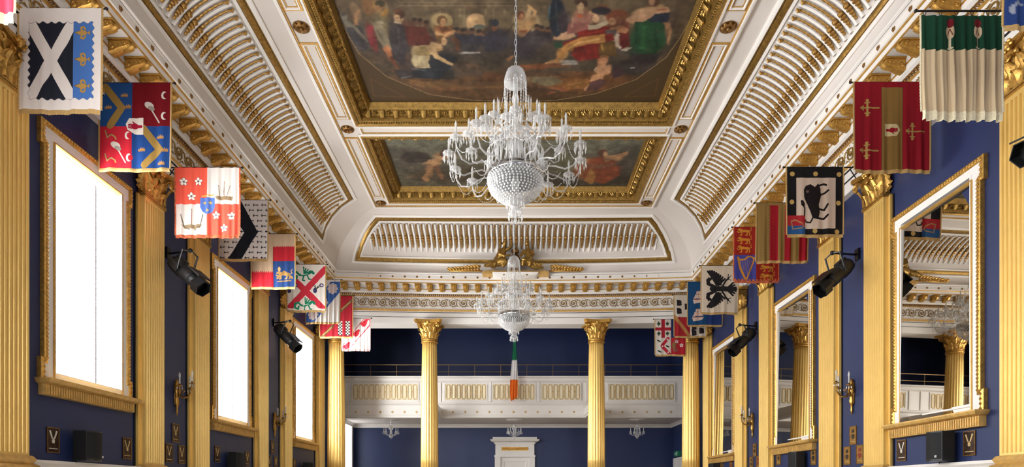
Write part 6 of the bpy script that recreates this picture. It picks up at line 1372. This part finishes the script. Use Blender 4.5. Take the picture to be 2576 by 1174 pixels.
# ------------------------------------------------------------------ wall lights
def sconce():
    r = thing('wall_sconce', None, 'wall light', group='candle wall lights between the pilasters')
    b = MB(); b.lathe([(0, -.46), (.012, -.42), (.022, -.36), (.014, -.32), (.03, -.26), (.045, -.20), (.03, -.15), (.055, -.08), (.07, 0), (.05, .07), (.03, .12), (.04, .16), (.0, .22)], 10, c=(.03, 0, 0), mod=lambda a, z: 1 + .15 * math.cos(5 * a)); b.box(.0, .02, -.05, .05, -.25, .14); b.build('backplate', 'brass', r, True)
    for q, (an, L, h) in enumerate(((-.95, .22, .05), (0., .26, .12), (.95, .22, .05))):
        ca, sa = math.cos(an), math.sin(an); f = lambda d, z: (.05 + ca * d, sa * d, z); b = MB()
        b.tube([f(0, -.02), f(L * .35, -.12), f(L * .75, -.10), f(L, -.02), f(L, h)], .012, 6); b.tube([f(L * .2, -.06), f(L * .5, .0), f(L * .35, .05), f(L * .25, .0)], .008, 5); arm = b.build('arm', 'brass', r, True)
        c = f(L, h); b = MB(); b.lathe([(.0, 0), (.045, .008), (.05, .02), (.018, .02), (.022, .05), (0, .05)], 10, c=c); b.build('drip_pan', 'brass', arm, True)
        b = MB(); b.lathe([(.014, .05), (.014, .17), (.02, .19), (.018, .22), (0, .27)], 8, c=c); b.build('candle', 'candle', arm, True)
        b = MB()
        for k in range(6): a = k * PI / 3; b.octa((c[0] + .045 * math.cos(a), c[1] + .045 * math.sin(a), c[2] - .03), .009, .009, .03)
        b.build('pendant_drops', 'crystal2', arm)
    return r
s0 = sconce()
for k, (s, y, z, l) in enumerate(((-1, 11.22, R(1.84), 'brass candle sconce on the dark window wall beneath the nearer black spotlight'), (-1, 15.85, R(1.84), 'brass candle sconce on the dark window wall beneath the farther black spotlight'),
                                  (1, 11.25, R(1.86), 'brass candle sconce on the blue wall between the nearest and second mirrors'), (1, 15.9, R(1.84), 'brass candle sconce on the blue wall between the second and farthest mirrors'))):
    o = s0 if k == 0 else copy_tree(s0); o.location = (s * W, y, z); o.rotation_euler = (0, 0, 0 if s < 0 else PI); o['label'] = l

def spotlight(mount, body, d, label):
    r = thing('stage_spotlight', label, 'spotlight', mount, group='black stage spotlights on wall arms')
    s = 1 if mount[0] < 0 else -1
    B = Vector(body) - Vector(mount); q = Vector(d).normalized().to_track_quat('Z', 'Y').to_matrix().to_4x4(); TM = Matrix.Translation(B) @ q @ Matrix.Scale(1.22, 4)
    b = MB(); b.lathe([(.0, -.26), (.06, -.26), (.10, -.22), (.115, -.14), (.115, -.02), (.10, 0), (.105, .02), (.105, .20), (.09, .21), (.085, .32), (0, .32)], 14)
    for k in range(5): b.box(-.05, .05, .10, .13, -.2 + k * .035, -.185 + k * .035)
    b.box(-.12, -.09, -.05, .05, -.2, .0); b.xf(TM); b.build('lamp_body', 'black', r)
    b = MB(); b.lathe([(.095, .27), (.125, .30), (.125, .44), (.115, .44), (.115, .31)], 6); b.xf(TM); b.build('hood', 'blackm', r)
    b = MB(); b.box(-.13, .13, .125, .14, .12, .36); b.xf(TM); b.build('barn_door', 'blackm', r)
    b = MB(); U = [(-.14, 0, .02), (-.145, .10, -.02), (-.145, .26, -.08), (0, .29, -.1), (.145, .26, -.08), (.145, .10, -.02), (.14, 0, .02)]; b.tube(U, .013, 6); b.xf(TM); b.build('yoke', 'blackm', r)
    top = TM @ Vector((0, .29, -.1)); b = MB(); b.tube([(s * .0, 0, 0), (s * .10, 0, .0), tuple(top)], .018, 6); b.ball(tuple(top), .04, 8, 6); b.build('arm', 'blackm', r)
    b = MB(); b.box(*sorted((0, s * .04)), -.06, .06, -.10, .10); b.build('wall_plate', 'blackm', r)
    tail = TM @ Vector((0, .02, -.26)); b = MB(); b.tube([tuple(tail), tuple(tail + Vector((s * -.05, .02, -.12))), (s * .05, .03, float(tail.z) + .0), (s * .02, .03, -.08)], .007, 5); b.build('cable', 'black', r)
for m_, b_, d_, l in (((-W, 10.95, R(4.25)), (-5.80, 10.75, R(3.86)), (.62, -.15, -.55), 'black stage spotlight on the dark window wall beside the nearest window'),
                      ((-W, 15.85, R(4.36)), (-5.86, 15.65, R(4.0)), (.62, -.12, -.62), 'black stage spotlight on the dark window wall beside the second window'),
                      ((W, 11.08, R(4.28)), (5.76, 10.9, R(3.88)), (-.62, -.15, -.55), 'black stage spotlight on the blue wall between the nearest and second mirrors'),
                      ((W, 15.72, R(4.24)), (5.87, 15.55, R(3.88)), (-.62, -.12, -.62), 'black stage spotlight on the blue wall between the second and farthest mirrors'),
                      ((W, 6.75, R(4.3)), (5.98, 6.85, R(3.92)), (-.66, -.25, -.35), 'black stage spotlight cut off by the right edge of the photo')):
    spotlight(m_, b_, d_, l)

def speaker():
    r = thing('loudspeaker', None, 'loudspeaker', group='black loudspeakers along the dado')
    b = MB(); pl = [(.08, -.16), (.26, -.165), (.305, -.10), (.32, 0), (.305, .10), (.26, .165), (.08, .16)]
    b.prism(pl, lambda u, v, h: (u, v, h), 0, .42); b.build('cabinet', 'black', r)
    b = MB(); P = [(.266, -.158), (.309, -.10), (.325, 0), (.309, .10), (.266, .158)]; b.grid([[(x, y, z) for x, y in P] for z in (.03, .40)]); b.build('grille', 'dark', r)
    b = MB(); b.box(.302, .316, .088, .118, .05, .08); b.build('badge', 'grey', r)
    b = MB(); b.box(.0, .08, -.05, .05, .1, .3); b.build('bracket', 'blackm', r)
    b = MB(); b.tube([(.10, -.12, .0), (.06, -.13, -.02), (.10, -.12, -.03)], .012, 6); b.build('cable', 'black', r)
    return r
sp0 = speaker(); i = 0
for s, ys in ((-1, (8.66, 13.3, 18.0)), (1, (8.72, 13.12, 18.5))):
    for k, y in enumerate(ys):
        o = sp0 if i == 0 else copy_tree(sp0); i += 1; o.location = (s * W, y, ZD); o.rotation_euler = (0, 0, 0 if s < 0 else PI)
        o['label'] = ('black loudspeaker on the white dado below the ' + ('nearest', 'second', 'third')[k] + (' bright window' if s < 0 else ' framed mirror'))
def plaque(s, y, z, style, label, w=.22, h=.34):
    r = thing('stall_plate', label, 'plaque', (s * W, y, z), 0 if s < 0 else PI, 'small heraldic plates on the side walls')
    b = MB(); b.box(.001, .012, -w / 2, w / 2, -h / 2, h / 2); b.build('plate', 'plaqued' if style < 2 else 'plaqueg', r)
    b = MB(); band(b, [(-w / 2, -h / 2), (w / 2, -h / 2), (w / 2, h / 2), (-w / 2, h / 2)], [(0, .012), (0, .018), (.012, .018), (.012, .012)], wf); b.build('rim', 'dgilt', r)
    b = MB(); pr = lambda pts: b.prism(pts, lambda u, v, hh: (hh, u, v), .012, .017)
    if style in (0, 1):
        for f in (-1, 1): pr([(f * .01, .02), (f * .03, .02), (f * .075, .12), (f * .05, .13)])
        pr([(-.02, -.04), (.02, -.04), (.025, .0), (0, .03), (-.025, .0)])
    else:
        pr([(-.05, .02), (.05, .02), (.04, -.04), (0, -.07), (-.04, -.04)]); pr([(-.04, .05), (.04, .05), (.03, .12), (.0, .10), (-.03, .12)])
    b.build('emblem', ('enamelw', 'tan', 'enamelk', 'enamelr')[style], r)
    b = MB(); b.box(.012, .015, -w * .36, w * .36, -.118, -.108); b.build('scroll_bar', 'enamelw' if style == 0 else 'tan', r)
for s, y, h, st, l in ((-1, 8.22, .69, 0, 'dark plate with pale crossed horns left of the nearest loudspeaker on the window wall'), (-1, 9.80, .69, 1, 'dark plate right of the nearest loudspeaker on the window wall'),
                       (-1, 11.21, 1.07, 1, 'top plate of three under the nearer sconce on the window wall'), (-1, 11.00, .69, 1, 'lower camera-side plate of three under the nearer sconce on the window wall'), (-1, 11.42, .69, 1, 'lower far-side plate of three under the nearer sconce on the window wall'),
                       (-1, 12.8, .78, 1, 'dark plate before the loudspeaker under the second window'), (-1, 14.25, .76, 1, 'dark plate beyond the loudspeaker under the second window'),
                       (-1, 15.76, 1.14, 1, 'top plate of three under the farther sconce on the window wall'), (-1, 15.55, .74, 1, 'lower camera-side plate of three under the farther sconce on the window wall'), (-1, 15.97, .74, 1, 'lower far-side plate of three under the farther sconce on the window wall'),
                       (-1, 17.35, .75, 1, 'dark plate before the loudspeaker under the third window'),
                       (1, 9.84, .66, 0, 'dark plate beyond the loudspeaker under the nearest mirror'), (1, 8.38, .66, 1, 'dark plate before the loudspeaker under the nearest mirror'),
                       (1, 11.24, 1.03, 2, 'top gilt plate of three under the nearer sconce on the blue wall'), (1, 11.02, .67, 3, 'lower camera-side gilt plate with red enamel, under the nearer sconce on the blue wall'), (1, 11.44, .67, 2, 'lower far-side gilt plate under the nearer sconce on the blue wall'),
                       (1, 12.72, .72, 2, 'gilt plate before the loudspeaker under the second mirror'), (1, 14.38, .80, 2, 'gilt plate beyond the loudspeaker under the second mirror'),
                       (1, 15.8, 1.07, 2, 'top gilt plate of three under the farther sconce on the blue wall'), (1, 15.58, .74, 3, 'lower camera-side gilt plate under the farther sconce on the blue wall'), (1, 16.02, .74, 2, 'lower far-side gilt plate under the farther sconce on the blue wall'),
                       (1, 17.5, .77, 3, 'red enamelled plate under the camera-side end of the farthest mirror'), (1, 18.25, .74, 2, 'gilt plate under the farthest mirror beside the last loudspeaker')):
    plaque(s, y, R(h), st, l)

# ------------------------------------------------------------------ hanging flag
r = thing('hanging_flag', 'green, white and orange tricolour hanging limp before the white gallery balcony', 'flag', (.03, 21.35, R(3.2)))
b = MB(); n = 44; P = []; m_ = []
for k in range(n + 1):
    t = k / n; w = .035 + .10 * min(1, t * 1.5) * (1 if t < .92 else 1 - (t - .92) * 4); row = []
    for j in range(15):
        s = j / 14 - .5; row.append((.02 * math.sin(5 * t) + 2 * w * s + .010 * math.sin(4 * t + s * 6), .05 * math.sin(s * 16 + t * 1.5) * (.4 + .6 * t), 2.17 * (1 - t) + .10 * (t > .9) * (s) * (t - .9) * 10))
    P.append(row)
b.grid(P[:17], 0); b.grid(P[16:31], 1); b.grid(P[30:], 2)
o = b.build('flag_cloth', ['fgreen', 'fwhite', 'forange'], r, True); sm = o.modifiers.new('thickness', 'SOLIDIFY'); sm.thickness = .006
b = MB(); b.tube([(0, .03, 2.2), (0, .33, 1.5), (0, .42, 1.0)], .014, 8); b.ball((0, .03, 2.2), .03, 8, 6); b.build('flagpole', 'steel', r)

# ------------------------------------------------------------------ gilded group over the cornice
g = thing('cornice_pedestal', 'white projecting pedestal block with a gilt plinth on the middle of the far cornice', 'pedestal', (.06, 19.3, R(6.76)))
b = MB(); b.box(-.62, .62, .06, .44, .03, .10, top=(-.72, .72, -.15, .44)); b.build('block', 'white', g)
b = MB(); b.box(-1.05, 1.05, .0, .42, .10, .17); b.box(-.95, .95, .02, .40, .17, .21); b.build('plinth', 'brown', g)
BM = BOSS.copy(); 
for x in (-.36, .36):
    b = MB(); b.lathe([(.036, 0), (.036, .008), (0, .02)], 10); b.xf(Matrix.Rotation(PI / 2 - .6, 4, 'X')); b.build('boss', 'dgilt', g, loc=(x, -.03, .055))
def figure(name, label, at, mir, chains, balls):
    o = thing(name, label, 'statue', at, group='gilded seated figures on the far cornice')
    b = MB()
    for pts, rr in chains: b.tube([(mir * x, y, z) for x, y, z in pts], rr, 10)
    for c, rad, sc in balls: b.ball((mir * c[0], c[1], c[2]), rad, 12, 10, sc=sc)
    f = b.build('body', 'dgilt', o, True)
    rm = f.modifiers.new('remesh', 'REMESH'); rm.mode = 'VOXEL'; f.data.materials[0] = M['fgilt']; rm.voxel_size = .016; rm.use_smooth_shade = True
    sm = f.modifiers.new('smooth', 'SMOOTH'); sm.iterations = 3; sm.factor = .5
    return o
zb = R(6.97)
# left figure: leaning inwards, one arm raised, legs drawn out to the side under drapery
figure('gilded_statue', 'gilded seated figure leaning towards the centre, left one of the pair on the cornice', (-.34, 19.22, zb), 1,
       [([(-.20, .02, .20), (-.12, .0, .34), (-.02, -.02, .50), (.04, -.04, .62)], [.15, .13, .145, .08]), ([(.03, -.05, .62), (.05, -.08, .70)], [.045, .04]),
        ([(.10, -.05, .58), (.20, -.10, .62), (.28, -.12, .72)], [.05, .042, .03]), ([(-.10, -.08, .58), (-.10, -.16, .42), (.06, -.20, .34), (.20, -.18, .36)], [.055, .048, .04, .03]),
        ([(-.18, -.05, .18), (.02, -.16, .20), (.12, -.18, .18)], [.13, .11, .085]), ([(.12, -.18, .18), (.02, -.18, .05), (-.02, -.20, .02)], [.085, .06, .05]),
        ([(-.22, -.05, .16), (-.38, -.14, .12), (-.50, -.16, .05)], [.13, .10, .07]), ([(-.50, -.16, .06), (-.58, -.20, .02)], [.06, .035]), ([(-.30, .03, .2), (-.32, .02, .06)], [.12, .10])] + [([(-.12 - .05 * k, -.16 + .01 * k, .24 - .015 * k), (-.22 - .06 * k, -.19, .12), (-.26 - .07 * k, -.18, .02)], [.02, .022, .012]) for k in range(5)] + [([(-.08 + .05 * k, -.14, .50), (-.14 + .05 * k, -.15, .32)], [.012, .018]) for k in range(3)],
       [((.06, -.10, .78), .082, (.9, 1, 1.15)), ((.05, -.06, .82), .085, (1, 1, .9)), ((.07, -.175, .775), .018, (.8, 1, 1.2)), ((-.02, -.03, .80), .05, (1, 1, 1)), ((.29, -.12, .75), .032, (1, 1, 1.2)), ((.22, -.18, .37), .032, (1.2, 1, .8))])
figure('gilded_statue', 'gilded seated figure upright with drapery trailing outward, right one of the pair on the cornice', (.42, 19.22, zb), 1,
       [([(.06, .02, .18), (.05, .0, .34), (.04, -.02, .52), (.03, -.03, .62)], [.15, .125, .14, .08]), ([(.03, -.04, .62), (.02, -.07, .70)], [.045, .04]),
        ([(.14, -.03, .57), (.20, -.06, .42), (.14, -.18, .32)], [.055, .048, .035]), ([(-.08, -.05, .57), (-.16, -.10, .44), (-.20, -.16, .34)], [.055, .045, .032]),
        ([(.0, -.06, .18), (-.10, -.18, .20), (-.12, -.20, .18)], [.12, .10, .08]), ([(-.12, -.20, .18), (-.13, -.17, .04)], [.075, .05]), ([(.10, -.06, .18), (.08, -.20, .19)], [.12, .09]), ([(.08, -.20, .18), (.08, -.18, .03)], [.075, .05]),
        ([(.12, .0, .20), (.28, -.06, .12), (.44, -.06, .05)], [.13, .10, .05]), ([(.10, .0, .14), (.30, -.02, .05), (.52, -.02, .03)], [.10, .07, .03])] + [([(.0 + .07 * k, -.15 + .01 * k, .24 - .02 * k), (.06 + .09 * k, -.16, .12), (.10 + .11 * k, -.14, .02)], [.018, .022, .012]) for k in range(5)] + [([(-.04 + .05 * k, -.13, .50), (-.02 + .05 * k, -.15, .30)], [.012, .018]) for k in range(3)],
       [((.0, -.10, .78), .082, (.9, 1, 1.15)), ((.02, -.05, .83), .082, (1, 1, .85)), ((-.01, -.18, .775), .018, (.8, 1, 1.2)), ((-.21, -.18, .32), .034, (1, 1, 1)), ((.13, -.20, .30), .034, (1, 1, 1))])
r = thing('gilded_trophy', 'dark gilt oval shield between the two seated figures, behind the hanging chain', 'ornament', (.05, 19.34, zb))
b = MB(); b.lathe([(.0, .04), (.10, .03), (.15, .0), (.165, -.02), (.15, -.03), (0, -.03)], 24); b.xf(Matrix.Diagonal((1, 1.5, 1, 1))); b.xf(Matrix.Rotation(PI / 2, 4, 'X')); b.xf(Matrix.Translation((0, -.1, .26))); b.build('shield', 'dgilt', r, True)
b = MB(); b.lathe([(.10, .50), (.12, .56), (.10, .60), (.05, .64), (0, .66)], 14, c=(0, -.16, -.01), mod=lambda a, z: 1 + .08 * math.cos(6 * a)); b.build('crown', 'dgilt', r, True)
b = MB(); b.box(-.16, .16, -.20, .02, .0, .10); b.build('foot', 'dgilt', r)
for s in (-1, 1):
    r = thing('gilded_scroll', 'gilt acanthus scroll on the far cornice running out %s the pedestal' % ('left from' if s < 0 else 'right from'), 'ornament', (.06 + s * 1.1, 19.38, R(6.962)))
    b = MB(); f = lambda x, z: (s * x, .0, z)
    b.tube([f(.0, .16), f(.25, .13), f(.5, .06), f(.75, .09), f(.95, .05)] + spiral((1.0, .075), .06, .01, 1.3, 12, f, start=PI), [.04, .04, .035, .03, .028] + [.022] * 13, 7)
    for k in range(10):
        x = .04 + k * .095; h = .19 - .013 * k; b.tube([f(x, .06), (s * (x + .05), -.03, h * .8), (s * (x + .11), -.05, h), (s * (x + .13), -.04, h * .75)], [.02, .035, .026, .008], 6)
        b.tube([f(x, .05), (s * (x + .04), -.04, .03), (s * (x + .09), -.05, .05)], [.02, .03, .01], 6)
    b.box(*sorted((s * -.05, s * .98)), .0, .06, .0, .03); b.build('foliage', 'gilt', r, True)

# ------------------------------------------------------------------ light and camera
wd = bpy.data.worlds.new('daylight'); SC.world = wd; wd.use_nodes = True
wd.node_tree.nodes['Background'].inputs['Color'].default_value = (.9, .95, 1, 1); wd.node_tree.nodes['Background'].inputs['Strength'].default_value = 1.
cam = bpy.data.cameras.new('camera'); co = bpy.data.objects.new('camera', cam); COL.objects.link(co); SC.camera = co
co.location = (-.05, 0, EYE); co.rotation_euler = (PI / 2, 0, 0)
cam.sensor_fit = 'HORIZONTAL'; cam.sensor_width = 36; cam.lens = 36 * 1543 / 2576; cam.shift_y = (1236 - 587) / 2576; cam.clip_end = 100; cam.clip_start = .05
SC.view_settings.view_transform = 'Standard'; SC.view_settings.look = 'None'; SC.view_settings.gamma = 1; SC.view_settings.exposure = 1.6; SC.view_settings.use_curve_mapping = False
cy = SC.cycles; cy.use_adaptive_sampling = True; cy.adaptive_threshold = .03; cy.max_bounces = 7; cy.diffuse_bounces = 4; cy.glossy_bounces = 4; cy.transparent_max_bounces = 16; cy.transmission_bounces = 2; cy.caustics_reflective = False; cy.caustics_refractive = False; cy.sample_clamp_indirect = 6
